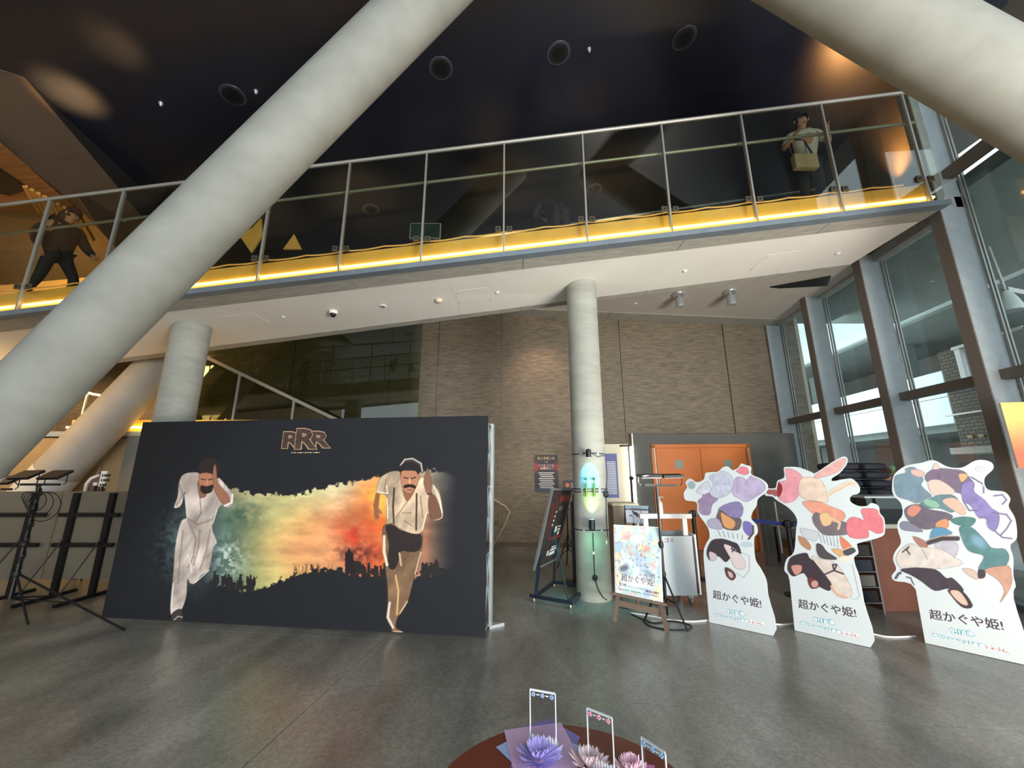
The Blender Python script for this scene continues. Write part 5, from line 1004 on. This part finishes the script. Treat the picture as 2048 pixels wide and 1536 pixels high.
# lamp stand by the timetable
a = V(atD(1258, 893, 7.95)); t = empty('lamp_stand', (a.x, 7.95, 0), 'slim lamp stand with a flat dark head in front of the timetable board', 'light stand')
MB().tube([(a.x, 7.95, .05), (a.x, 7.95, 1.55)], .02, 10).build('lower_pole', M_black, t, True); MB().tube([(a.x, 7.95, 1.5), a], .012, 8).build('upper_pole', M_alu, t, True); MB().b2((a.x-.17, 7.85, a.z), (a.x+.03, 8.03, a.z+.03)).build('lamp_head', M_black, t); MB().blob((a.x, 7.93, 1.52), (.045, .03, .04), 10, 6).build('clamp', M_black, t, True)
for dx, dy in ((-.3, -.2), (.3, -.2), (0, .35)): MB().tube([(a.x, 7.95, .5), (a.x+dx, 7.95+dy, .01)], .01, 6).build('leg', M_blackm, t, True)
# ---- info counter with cream top
t = empty('info_counter', (1.98, 7.2, 0), 'beige lectern counter with a cream top behind the central column', 'counter')
MB().b2((1.72, 6.95, 0), (2.12, 7.4, 1.07)).build('body', mat('counter_beige', (166, 150, 126), .6), t, bevel=.005); MB().b2((1.70, 6.92, 1.07), (2.16, 7.44, 1.11)).build('top', mat('cream_top', (232, 220, 186), .5), t, bevel=.005)
# ---- litter cart
t = empty('litter_cart', (2.05, 5.6, 0), 'white litter collection cart with a handle, in front of the orange doors', 'cart')
MB().b2((1.70, 5.34, .12), (2.32, 5.36, .82)).build('front_panel', M_board, t); MB().b2((1.70, 5.36, .13), (1.72, 5.85, .82)).build('side_panel', M_board, t); MB().b2((2.30, 5.36, .13), (2.32, 5.85, .82)).build('side_panel', M_board, t); MB().b2((1.72, 5.36, .13), (2.30, 5.85, .18)).build('bottom', M_grey, t); MB().b2((1.72, 5.83, .13), (2.30, 5.85, .82)).build('back_panel', M_board, t)
MB().b2((1.72, 5.36, .74), (2.30, 5.83, .76)).build('lid', mat('lid_grey', (74, 78, 80), .5), t)
MB().b2((2.325, 5.33, .15), (2.345, 5.38, .80)).build('edge_strip', mat('edge_navy', (24, 34, 60), .5), t); MB().b2((2.345, 5.34, .13), (2.37, 5.86, .84)).build('side_rail', M_white, t)
for x in (1.76, 2.27): MB().b2((x-.03, 5.4, .76), (x+.03, 5.44, 1.03)).build('handle_post', M_white, t)
MB().b2((1.68, 5.37, 1.03), (2.36, 5.47, 1.09)).build('handle_bar', M_white, t, bevel=.008)
for x, y in ((1.78, 5.42), (2.26, 5.42), (1.78, 5.78), (2.26, 5.78)): 
    c = MB().lathe((x-.015, y, .045), [(.0, 0), (.045, .004), (.045, .026), (0, .03)], 16, (1, 0, 0)).build('castor', M_rail, t, True); MB().b2((x-.03, y-.02, .07), (x+.03, y+.02, .13)).build('castor_fork', M_alu, c)
text('もえるゴミ', (1.74, 5.339, .745), (1, 0, 0), (0, 0, 1), (0, -1, 0), .34, .055, mat('ink_maroon', (120, 40, 44), .5), t, bold=.01)
t = empty('sanitiser_bottle', V(atD(1322, 1031, 5.42))*1, 'white pump bottle standing on the handle of the litter cart', 'bottle'); t.location.z = 1.09; a = t.location
MB().lathe(a, [(.03, 0), (.033, .01), (.033, .13), (.02, .155), (.012, .16)], 16).build('bottle_body', M_white, t, True); MB().tube([a+Vector((0, 0, .16)), a+Vector((0, 0, .21)), a+Vector((.01, 0, .215)), a+Vector((.05, 0, .205))], .006, 8).build('pump', M_white, t, True)
# ---- belt barriers
def bpost(x, y, h, label):
    t = empty('barrier_post', (x, y, 0), label, 'barrier post', 'belt barrier posts'); MB().lathe((x, y, 0), [(.16, 0), (.16, .015), (.05, .03), (.03, .04)], 24).build('base', M_black, t, True); MB().tube([(x, y, .03), (x, y, h-.09)], .032, 16).build('pole', M_black, t, True)
    MB().lathe((x, y, h-.1), [(.04, 0), (.045, .01), (.045, .09), (.035, .1)], 18).build('belt_head', M_black, t, True); MB().b2((x-.055, y-.03, h-.085), (x+.055, y+.03, h-.02)).build('belt_slot', M_blackm, t)
bpost(2.92, 6.6, 1.03, 'black barrier post in front of the orange doors, left of the first cutout'); bpost(3.85, 5.75, .97, 'black barrier post between the first and second cutouts')
o = MB().prism([(2.98, 6.56, .95), (3.80, 5.79, .89), (3.80, 5.79, .94), (2.98, 6.56, 1.0)], (.003, .003, 0)).build('barrier_belt', mat('belt_blue', (34, 48, 120), .6)); tag(o, 'blue belt stretched between barrier posts in front of the orange doors', 'belt')
o = MB().prism([(3.91, 5.72, .89), (4.40, 5.45, .89), (4.40, 5.45, .94), (3.91, 5.72, .94)], (.002, .003, 0)).build('barrier_belt', mat('belt_blue', (34, 48, 120), .6)); tag(o, 'short blue belt from the second barrier post to the red-brown counter', 'belt')
# ---- table with boxes and brooms in the corner
t = empty('folding_table', (5.35, 7.6, 0), 'low pale table with clutter near the window corner, behind the cutouts', 'table')
MB().b2((4.95, 7.4, .64), (5.85, 7.9, .68)).build('table_top', mat('table_tan', (176, 160, 130), .5), t)
for x in (5.0, 5.8):
    for y in (7.45, 7.85): MB().b2((x-.015, y-.015, 0), (x+.015, y+.015, .64)).build('leg', M_blackm, t)
for lo, hi, m, lb in (((5.1, 7.45, .68), (5.6, 7.75, .73), M_black, 'flat black case lying on the pale table'), ((5.05, 7.45, .0), (5.35, 7.8, .28), mat('cardboard', (150, 110, 74), .8), 'cardboard box under the table, left one'), ((5.42, 7.45, .0), (5.74, 7.8, .34), mat('cardboard_dark', (96, 82, 64), .8), 'darker cardboard box under the table, right one'), ((5.06, 7.46, .28), (5.34, 7.78, .42), mat('cardboard_dark', (96, 82, 64), .8), 'flat brown box stacked under the table')):
    o = MB().b2(lo, hi).build('storage_box', m, None, bevel=.006); tag(o, lb, 'box')
for x, lb in ((4.60, 'broom with a dark head leaning beside the table'), (4.85, 'thin white handled mop beside the pale table')):
    t = empty('broom', (x, 7.5, 0), lb, 'broom'); MB().tube([(x, 7.5, .2), (x+.03, 7.55, 1.1)], .012, 8).build('handle', M_white if x > 4.8 else M_wood, t, True); MB().add([(x-.06, 7.47, 0), (x+.1, 7.47, 0), (x+.1, 7.53, 0), (x-.06, 7.53, 0), (x-.02, 7.48, .22), (x+.03, 7.48, .22), (x+.03, 7.52, .22), (x-.02, 7.52, .22)], [(0, 3, 2, 1), (4, 5, 6, 7), (0, 1, 5, 4), (1, 2, 6, 5), (2, 3, 7, 6), (3, 0, 4, 7)]).build('head', M_grey, t)
# ---- red-brown counter with dark glass case
t = empty('shop_counter', (5.0, 5.5, 0), 'red-brown counter with a pale top edge behind the second and third cutouts', 'counter')
MB().b2((4.46, 5.15, .0), (5.45, 5.75, .94)).build('body', mat('counter_red', (92, 50, 34), .55, noise=.15, nscale=5), t, bevel=.004); MB().b2((4.42, 5.12, .94), (5.48, 5.78, .99)).build('top', mat('counter_top', (142, 144, 136), .4), t, bevel=.004)
t = empty('glass_case', (5.0, 5.5, .99), 'dark glass display case on the red-brown counter', 'display case')
MB().b2((4.52, 5.2, .99), (5.42, 5.7, 1.0)).build('base', M_black, t); MB().b2((4.52, 5.2, 1.30), (5.42, 5.7, 1.32)).build('top_frame', M_alu, t); MB().b2((4.53, 5.66, 1.0), (5.41, 5.68, 1.30)).build('back', M_black, t)
for a_, b_ in (((4.53, 5.2, 1.0), (5.41, 5.204, 1.30)), ((4.53, 5.2, 1.0), (4.534, 5.66, 1.30)), ((5.406, 5.2, 1.0), (5.41, 5.66, 1.30))): MB().b2(a_, b_).build('pane', G_dark, t)
MB().b2((4.54, 5.24, 1.14), (5.4, 5.64, 1.15)).build('shelf', M_blackm, t)
# ---- stacked black bundles
t = empty('side_table', (5.2, 6.25, 0), 'dark table carrying the stacked black bundles by the window', 'table'); MB().b2((4.96, 5.98, .84), (5.82, 6.55, .88)).build('table_top', M_black, t)
for x in (5.02, 5.76):
    for y in (6.03, 6.5): MB().b2((x-.02, y-.02, 0), (x+.02, y+.02, .84)).build('leg', M_blackm, t)
sgp = lambda v, p: math.copysign(abs(v)**p, v)
ordn = ['lowest', 'second', 'third', 'fourth', 'fifth', 'sixth', 'topmost']
for col_, cxb in (('left', 5.18), ('right', 5.62)):
    for k in range(7):
        w_, h_ = .41-.01*k, .128; c = Vector((cxb+random.uniform(-.015, .015)-.012*k, 6.27, .88+h_*(k+.5))); b = MB(); n_ = 20
        for j in range(9):
            t_ = math.sin(math.pi/2*(j/4-1)); fx = t_*w_/2; kk = max(0, 1-abs(t_)**7)**.5*.85+.15; b.v += [tuple(c+Vector((fx, sgp(math.cos(2*math.pi*i/n_), .5)*.22*(.8+.2*kk), sgp(math.sin(2*math.pi*i/n_), .6)*(h_/2-.002)*(.55+.45*kk)*(1-.05*abs(math.sin(i*2.1+j)))))) for i in range(n_)]
        for j in range(8):
            for i in range(n_): b.f.append((j*n_+i, j*n_+(i+1) % n_, (j+1)*n_+(i+1) % n_, (j+1)*n_+i))
        b.f.append(tuple(range(n_))); b.f.append(tuple(range(8*n_, 9*n_)))
        o = b.build('black_bundle', M_fabric, None, True); tag(o, f'{ordn[k]} padded black bundle of the {col_} stack on the dark table', 'cushion', 'stacked black padded bundles')
# ---- wire rack with leaflets between cutouts
t = empty('wire_rack', (4.25, 5.0, 0), 'thin metal leaflet rack between the second and third cutouts', 'rack')
for x in (4.02, 4.36): MB().tube([(x, 5.05, 0), (x, 5.05, .86)], .009, 8).build('upright', M_steel, t, True)
for k in range(5): MB().tube([(4.02, 5.05, .12+k*.17), (4.36, 5.05, .12+k*.17)], .006, 6).build('shelf_wire', M_steel, t, True); MB().b2((4.05, 5.06, .13+k*.17), (4.33, 5.075, .25+k*.17)).build('leaflet', [M_blackm, M_grey, M_navy, M_black, M_steel][k], t)
# ---- light-box sign at the right edge
t = empty('lightbox_sign', (5.5, 4.25, 0), 'yellow to red glowing panel sign cut off by the right edge', 'sign')
q = [Vector((5.335, 4.2, 1.66)), Vector((5.72, 4.12, 1.66)), Vector((5.72, 4.12, 2.36)), Vector((5.335, 4.2, 2.36))]
MB().prism(q, (0.006, .03, 0)).build('case', M_white, t, bevel=.008); MB().bar((5.53, 4.19, 0), (5.53, 4.19, 1.66), .03).build('pole', M_steel, t)
MB().lathe((5.53, 4.19, 0), [(.15, 0), (.14, .02)], 16).build('base', M_steel, t)
def fl_(pr):
    y = pr.Y[..., None]; pr.c[:] = np.array([238, 206, 120])*np.clip(y*1.8-.4, 0, 1)+np.array([222, 110, 84])*(1-np.clip(y*1.8-.4, 0, 1))
quad_print(q, 20, 30, fl_, t, .002)
# ---- cables on the floor
def fcable(q, r, m, name, label, z=None):
    pts = smoothp([q[0]]+q+[q[-1]], 5); pts = [V(onfloor(x, y, r)) for x, y in pts[5:-10]]
    tag(MB().tube(pts, r, 6).build(name, m, None, True), label, 'cable')
fcable([(1262, 1226), (1300, 1232), (1340, 1240), (1385, 1243), (1430, 1240), (1500, 1243), (1560, 1249), (1600, 1248), (1680, 1258), (1740, 1267), (1780, 1274), (1840, 1272)], .008, M_wcable, 'floor_cable', 'white cable running along the floor behind the three cutouts')
fcable([(1262, 1228), (1290, 1240), (1310, 1246), (1345, 1242), (1380, 1250), (1378, 1258), (1340, 1259), (1300, 1252), (1285, 1240)], .007, M_cable, 'floor_cable', 'black cable coiled on the floor around the tripod feet')
fcable([(1235, 1214), (1262, 1217), (1290, 1216)], .006, M_cable, 'floor_cable', 'thin dark cable on the floor between the central column and the easel')
# ---- boards on frames at the left
def board(x0, x1, y, label):
    t = empty('display_board', ((x0+x1)/2, y, 0), label, 'display board', 'backs of display boards')
    MB().b2((x0, y+.04, .22), (x1, y+.06, 1.36)).build('panel', mat('board_back', (112, 104, 88), .7, noise=.06, nscale=2), t)
    L_ = x1-x0
    for f in (.22, .74):
        MB().b2((x0+L_*f-.035, y-.01, .0), (x0+L_*f+.035, y+.04, 1.34)).build('upright', M_blackm, t); MB().bar((x0+L_*f, y-.42, .02), (x0+L_*f, y+.3, .02), .04).build('foot', M_blackm, t)
        MB().tube([(x0+L_*f, y-.02, .75), (x0+L_*f-.05, y-.4, .03)], .008, 6).build('brace', M_blackm, t)
    for z in (1.05, .66): MB().b2((x0+.08, y-.04, z-.025), (x1-.08, y-.005, z+.025)).build('cross_bar', M_blackm, t); 
for p0, p1, lb in ((-190, 10, 'back of the leftmost display board, cut off by the left edge'), (-86, 102, 'back of the left display board behind the light stand'), (104, 249, 'back of the display board just left of the black backdrop')):
    if p0 == -190: continue
    a, b = atD(p0, 1080, 5.72), atD(p1, 1080, 5.72); board(a[0]+.01, b[0]-.01, 5.68, lb)

# ================================================================== ROUND TABLE WITH ACRYLIC STANDS
tb = empty('round_table', (.15, 1.25, 0), 'round red-brown table top at the bottom edge of the photo', 'table')
MB().lathe((.15, 1.25, .69), [(.395, 0), (.40, .008), (.40, .024), (.395, .03)], 72).build('table_top', M_red, tb, True); MB().tube([(.15, 1.25, .03), (.15, 1.25, .69)], .03, 16).build('pedestal', M_blackm, tb, True); MB().lathe((.15, 1.25, 0), [(.26, 0), (.25, .02), (.04, .035)], 32).build('foot', M_blackm, tb, True)
TZ = .72
def onT(x, y): return V(onfloor(x, y, TZ))
def sheet(q, col, label, lift, th=.0012):
    o = MB().prism([onT(*p)+Vector((0, 0, lift)) for p in q], (0, 0, th)).build('square_card', mat('card_'+str(col[0])+str(col[2]), col, .35, noise=.12, nscale=60)); tag(o, label, 'card', 'coloured cards fanned on the table')
sheet([(1045, 1455), (1100, 1440), (1160, 1475), (1150, 1500), (1080, 1510), (1020, 1536)], (124, 116, 186), 'violet square card under the first acrylic stand', .0006)
sheet([(992, 1496), (1060, 1462), (1168, 1496), (1150, 1536), (1040, 1542)], (164, 182, 226), 'pale blue square card lowest of the fan on the table', .002)
sheet([(1008, 1463), (1122, 1448), (1160, 1520), (1150, 1560), (1030, 1560)], (206, 172, 206), 'pink mottled square card topmost under the first acrylic stand', .0036)
sheet([(1262, 1526), (1310, 1532), (1300, 1560), (1250, 1560)], (226, 130, 190), 'bright pink card at the lower right of the table', .0006)
def ruffle(cx, cy, r, col, label, n=34, hgt=.028):
    c = onT(cx, cy)+Vector((0, 0, .006)); b = MB()
    for k in range(n):
        a = 2*math.pi*k/n; rr = r*random.uniform(.8, 1.1); d = Vector((math.cos(a), math.sin(a), 0)); s = Vector((-d.y, d.x, 0)); w_ = r*.13
        b.add([c+d*r*.25-s*w_*.5, c+d*r*.25+s*w_*.5, c+d*rr*.8+s*w_+Vector((0, 0, hgt*.6)), c+d*rr+Vector((0, 0, hgt*random.uniform(.4, 1.1))), c+d*rr*.8-s*w_+Vector((0, 0, hgt*.3))], [(0, 1, 2, 3, 4)])
        b.add([c+d*r*.1-s*w_*.3, c+d*r*.1+s*w_*.3, c+d*rr*.45+s*w_*.8+Vector((0, 0, hgt*1.1)), c+d*rr*.5+Vector((0, 0, hgt*1.5)), c+d*rr*.45-s*w_*.8+Vector((0, 0, hgt))], [(0, 1, 2, 3, 4)])
    o = b.build('lace_ruffle', mat('lace_'+str(col[0]), col, .6)); tag(o, label, 'lace')
ruffle(1078, 1522, .075, (176, 164, 226), 'lilac lace ruffle in front of the first acrylic stand'); ruffle(1178, 1538, .062, (228, 206, 208), 'cream pink lace ruffle around the second acrylic stand'); ruffle(1262, 1552, .055, (220, 180, 196), 'pink lace ruffle at the lower right of the table')
def acrylic(q, label, gem, lace):
    BL, BR, TR, TL = q; h = 0
    bl, br = onT(*BL), onT(*BR); e = (br-bl).normalized(); n = Vector((e.y, -e.x, 0)); top = V(onpl(*TL, bl, n)); H = top.z-TZ; W = (br-bl).length
    bl.z = br.z = TZ+.006; t = empty('acrylic_card_stand', (bl+br)/2-Vector((0, 0, .006)), label, 'card stand', 'acrylic card stands')
    MB().prism([bl, br, br+Vector((0, 0, H)), bl+Vector((0, 0, H))], -n*.004).build('front_sheet', G_clear, t)
    for a, b_ in ((bl, bl+Vector((0, 0, H))), (br, br+Vector((0, 0, H))), (bl+Vector((0, 0, H)), br+Vector((0, 0, H)))): MB().bar(a, b_, .0035, .006).build('edge', mat('acrylic_edge', (196, 204, 206), .2), t)
    MB().box((bl+br)/2-n*.02+Vector((0, 0, -.003)), (W, .05, .005), e, n).build('foot_plate', mat('acrylic_edge', (196, 204, 206), .2), t)
    b = MB()
    for k in range(9): p = bl+e*W*(k+.5)/9; b.add([p+n*.002, p+e*W*.09+n*.002, p+e*W*.1+n*.004+Vector((0, 0, H*.2*random.uniform(.8, 1.1))), p+e*W*.02+n*.004+Vector((0, 0, H*.24*random.uniform(.8, 1.1)))], [(0, 1, 2, 3)])
    b.build('lace_strip', mat('lace_strip', (226, 226, 232), .6), t)
    for k in range(3):
        for j in range(5):
            a = 2*math.pi*j/5; p = bl+e*W*(.14+.36*k)+Vector((0, 0, H*.93))+n*.003; MB().blob(p+e*.0045*math.cos(a)+Vector((0, 0, .0045*math.sin(a))), .003, 8, 5).build('gem', gem, t, True)
    for k in range(2): text('RANK', bl+e*W*(.26+.36*k)+Vector((0, 0, H*.925)), e, (0, 0, 1), n, W*.15, .004, M_white, t) if False else MB().box(bl+e*W*(.32+.36*k)+Vector((0, 0, H*.93))+n*.002, (W*.12, .001, .003), e, n).build('bead_row', M_white, t)
acrylic(((1061, 1494), (1113, 1506), (1118, 1396), (1064, 1383)), 'tall clear acrylic card stand with blue gems, leftmost on the table', mat('gem_blue', (150, 170, 220), .15), 0)
acrylic(((1178, 1536), (1230, 1562), (1236, 1450), (1180, 1423)), 'clear acrylic card stand with pink gems, middle of the table', mat('gem_pink', (236, 150, 180), .15), 0)
acrylic(((1290, 1600), (1340, 1640), (1350, 1528), (1292, 1486)), 'clear acrylic card stand with pale blue gems, cut off at the bottom edge', mat('gem_sky', (140, 176, 216), .15), 0)

# ================================================================== PEOPLE
def skin_mesh(name, V_, E_, R_, m, parent, sub=2, root=0):
    off = wloc(parent); me = bpy.data.meshes.new(name); me.from_pydata([tuple(V(v)-off) for v in V_], E_, []); o = bpy.data.objects.new(name, me); C.objects.link(o)
    md = o.modifiers.new('s', 'SKIN'); 
    for i, r in enumerate(R_): me.skin_vertices[0].data[i].radius = (r, r) if not isinstance(r, tuple) else r
    for i in range(len(V_)): me.skin_vertices[0].data[i].use_root = (i == root)
    ms = o.modifiers.new('u', 'SUBSURF'); ms.levels = sub; ms.render_levels = sub
    bpy.context.view_layer.update(); nm = bpy.data.meshes.new_from_object(o.evaluated_get(bpy.context.evaluated_depsgraph_get())); bpy.data.objects.remove(o)
    nm.name = name; nm.materials.clear(); nm.materials.append(m)
    for p in nm.polygons: p.use_smooth = True
    o = bpy.data.objects.new(name, nm); C.objects.link(o); o.parent = parent; return o
def person(base, yaw, J, label, shirt, trousers, hairc, long_hair=False, coat=False, glasses=False, skin=None, sleeve=1):
    """J: joint name -> local point (x right of the person, y forward, z up)"""
    t = empty('person', base, label, 'person'); cy_, sy_ = math.cos(yaw), math.sin(yaw)
    W = lambda p: Vector((base[0]+p[0]*cy_-p[1]*sy_, base[1]+p[0]*sy_+p[1]*cy_, base[2]+p[2])); P = {k: W(p) for k, p in J.items()}
    sk = skin or M_skin; V_, E_, R_ = [], [], []
    def nd(p, r, par=None):
        V_.append(p); R_.append(r); 
        if par is not None: E_.append((par, len(V_)-1))
        return len(V_)-1
    pel = nd(P['pelvis'], .10); ch = nd(P['chest'], .12, nd(P['waist'], .10, pel)); nk = nd(P['neck'], .052, ch); hd0 = nd(P['neck'].lerp(P['head'], .45), .05, nk); hd = nd(P['head'], (.085, .095), hd0); nd(P['head']+(P['head']-P['neck']).normalized()*.07, .06, hd)
    for s in 'lr':
        sh = nd(P['sh'+s], .055, ch); el = nd(P['el'+s], .038, sh); wr = nd(P['wr'+s], .026, el); hn = nd(P['wr'+s]+(P['wr'+s]-P['el'+s]).normalized()*.06, .034, wr)
        hp = nd(P['hip'+s], .085, pel); kn = nd(P['kn'+s], .055, hp); an = nd(P['an'+s], .035, kn)
    body = skin_mesh('body', V_, E_, R_, sk, t)
    for s in 'lr':   # fingers
        d = (P['wr'+s]-P['el'+s]).normalized(); u = d.orthogonal().normalized(); w2 = d.cross(u); h0 = P['wr'+s]+d*.07
        for k in range(4):
            b = h0+u*(k-1.5)*.017; L_ = [.055, .066, .062, .048][k]; MB().tube([b-d*.02, b+d*L_*.5, b+d*L_*.85+w2*L_*.45], [.0085, .008, .006], 7).build('finger', sk, body, True)
        b = P['wr'+s]+d*.03+u*.03; MB().tube([b-u*.01, b+d*.02+u*.02, b+d*.05+u*.02+w2*.012], [.01, .009, .007], 7).build('thumb', sk, body, True)
    hdir = (P['head']-P['neck']).normalized(); fw = W((0, 1, 0))-W((0, 0, 0)); fw = (fw-hdir*fw.dot(hdir)).normalized(); rt = fw.cross(hdir); hc = P['head']+hdir*.03
    b = MB(); b.blob((0, 0, 0), (.092, .108, .118), 18, 12); vs = []
    for v in b.v: vs.append(hc+rt*v[0]+fw*(v[1]-.012)+hdir*(v[2]+.02))
    fs_ = [f for f in b.f if not all((Vector(b.v[i]).y > .035 and b.v[i][2] < .045) or b.v[i][2] < (-.07 if not long_hair else -.11) for i in f)]
    h = MB(); h.add(vs, fs_); h.build('hair', mat('hair_'+str(hairc[0]), hairc, .6), t, True)
    if long_hair: MB().tube([hc-fw*.05+hdir*.05, hc-fw*.09-hdir*.06, P['neck']-fw*.08-hdir*.02, P['chest']-fw*.15+hdir*.05], [.07, .09, .09, .05], 14).build('long_hair', mat('hair_'+str(hairc[0]), hairc, .6), t, True)
    MB().tube([hc+fw*.08-hdir*.01, hc+fw*.108-hdir*.03], [.008, .014], 8).build('nose', sk, body, True); MB().blob(hc+fw*.088-hdir*.062, (.022, .008, .006), 8, 5).build('mouth', mat('lips', (150, 84, 74), .6), body, True)
    for s in (-1, 1):
        MB().blob(hc+fw*.083+rt*s*.032+hdir*.0, .010, 8, 6).build('eye', M_black, body, True); MB().blob(hc+rt*s*.092-hdir*.01, (.012, .02, .028), 8, 6).build('ear', sk, body, True)
        if glasses: MB().tube([hc+fw*.096+rt*(s*.032+.024*math.cos(a))+hdir*.02*math.sin(a) for a in np.linspace(0, 2*math.pi, 13)], .0028, 5).build('spectacle_rim', M_black, t, True)
    e = .018 if not coat else .045; V_, E_, R_ = [], [], []
    pel = nd(P['pelvis']+Vector((0, 0, .02 if not coat else -.12)), (.125+e, .10+e)); w1 = nd(P['waist'], (.115+e, .095+e), pel); ch = nd(P['chest'], (.135+e, .105+e), w1); nd(P['neck']-Vector((0, 0, .02)), .06, ch)
    for s in 'lr':
        sh = nd(P['sh'+s], .062+e*.7, ch); el = nd(P['sh'+s].lerp(P['el'+s], .75 if sleeve < 1 else 1), .046+e*.6, sh)
        if sleeve == 1: nd(P['el'+s].lerp(P['wr'+s], .9), .034+e*.4, el)
    skin_mesh('coat' if coat else 'shirt', V_, E_, R_, shirt, t)
    V_, E_, R_ = [], [], []; pel = nd(P['pelvis'], (.125, .105))
    for s in 'lr': nd(P['an'+s]+Vector((0, 0, .03)), .052, nd(P['kn'+s], .066, nd(P['hip'+s], .098, pel)))
    skin_mesh('trousers', V_, E_, R_, trousers, t)
    for s in 'lr': MB().blob(P['an'+s]+fw.normalized()*.05+Vector((0, 0, -.045)), (.055, .055, .04), 12, 8).build('shoe', M_black, t, True) if False else MB().tube([P['an'+s]-fw*.05+Vector((0, 0, -.035)), P['an'+s]+fw*.03+Vector((0, 0, -.03)), P['an'+s]+fw*.13+Vector((0, 0, -.05)), P['an'+s]+fw*.18+Vector((0, 0, -.055))], [.035, .045, .038, .02], 12).build('shoe', M_black, t, True)
    return t
def stand(**k):
    J = dict(pelvis=(0, 0, .92), waist=(0, 0, 1.05), chest=(0, 0, 1.26), neck=(0, .0, 1.44), head=(0, .02, 1.56), shl=(-.17, 0, 1.38), shr=(.17, 0, 1.38), ell=(-.22, 0, 1.12), elr=(.22, 0, 1.12), wrl=(-.22, .08, .89), wrr=(.22, .08, .89),
             hipl=(-.09, 0, .88), hipr=(.09, 0, .88), knl=(-.10, .02, .48), knr=(.10, .02, .48), anl=(-.10, 0, .09), anr=(.10, 0, .09)); J.update(k); return J
# right person on the walkway, facing the camera, leaning a little, forearms raised
x = 4.45; D = 4.98
person((x, D, zb(x)+.36), math.pi-.25, stand(chest=(.03, .07, 1.26), neck=(.05, .13, 1.42), head=(.06, .17, 1.54), shl=(-.14, .09, 1.37), shr=(.21, .08, 1.37), elr=(.33, .12, 1.14), wrr=(.20, .34, 1.26), ell=(-.28, .10, 1.16), wrl=(-.16, .32, 1.2)),
       'person in a white shirt and dark trousers leaning over the walkway at right', mat('shirt_white', (206, 208, 206), .8), mat('trousers_dark', (32, 32, 38), .8), (34, 28, 26), sleeve=0)
c = Vector((x-.25, D-.32, zb(x)+1.55)); t = empty('shoulder_bag', (x-.2, D-.14, zb(x)+1.02), 'cream shoulder bag held by the person in the white shirt', 'bag'); MB().box((x-.2, D-.19, zb(x)+1.15), (.34, .09, .24)).build('bag_body', mat('bag_cream', (190, 176, 140), .7), t, bevel=.02)
MB().tube([(x-.34, D-.19, zb(x)+1.27), (x-.3, D-.13, zb(x)+1.6), (x-.1, D-.13, zb(x)+1.6), (x-.06, D-.19, zb(x)+1.27)], .012, 8).build('strap', M_black, t, True)
# left person on the walkway, dark coat, walking
x = -7.05; D = 5.45
person((x, D, zb(x)+.36), -math.pi/2, stand(knl=(-.10, .24, .50), anl=(-.1, .22, .09), knr=(.1, -.06, .48), anr=(.1, -.25, .12), ell=(-.24, .12, 1.14), wrl=(-.22, .3, .98), elr=(.24, -.1, 1.12), wrr=(.22, -.02, .88), head=(0, .05, 1.56)),
       'person in a long dark coat walking along the left end of the walkway', mat('coat_navy', (24, 34, 42), .8), mat('trousers_navy', (22, 28, 36), .8), (20, 20, 22), True, True)
t = empty('backpack', (x-.20, D, zb(x)+1.35), 'teal grey bag on the back of the walking person in the dark coat', 'bag'); MB().blob((x-.24, D-.05, zb(x)+1.55), (.12, .16, .22), 14, 10).build('bag_body', mat('bag_teal', (52, 72, 78), .7), t, True); MB().tube([(x-.18, D-.12, zb(x)+1.72), (x-.04, D-.18, zb(x)+1.70), (x-.02, D-.2, zb(x)+1.45), (x-.18, D-.14, zb(x)+1.4)], .015, 8).build('strap', M_black, t, True)
# far person bending over the rear rail
x = .78; D = 5.62
person((x, D-.1, zb(x)+.36), .5, stand(waist=(0, .08, 1.02), chest=(0, .26, 1.16), neck=(0, .40, 1.24), head=(0, .50, 1.30), shl=(-.17, .33, 1.22), shr=(.17, .33, 1.22), ell=(-.22, .42, 1.0), elr=(.22, .42, 1.0), wrl=(-.1, .55, 1.12), wrr=(.1, .55, 1.12)),
       'dark dressed person bending over the rear rail above the central column', mat('top_dark', (40, 44, 52), .8), mat('trousers_navy', (22, 28, 36), .8), (24, 22, 22))
# man with glasses outside the windows
person((7.5, 8.05, 0), math.pi+.35, stand(wrl=(-.08, .24, 1.30), ell=(-.26, .1, 1.14), wrr=(.1, .26, 1.1)), 'man with glasses and short black hair standing outside the windows, hand raised', mat('shirt_plaid', (44, 50, 82), .8, noise=.5, nscale=60), mat('trousers_dark', (32, 32, 38), .8), (26, 24, 24), glasses=True)
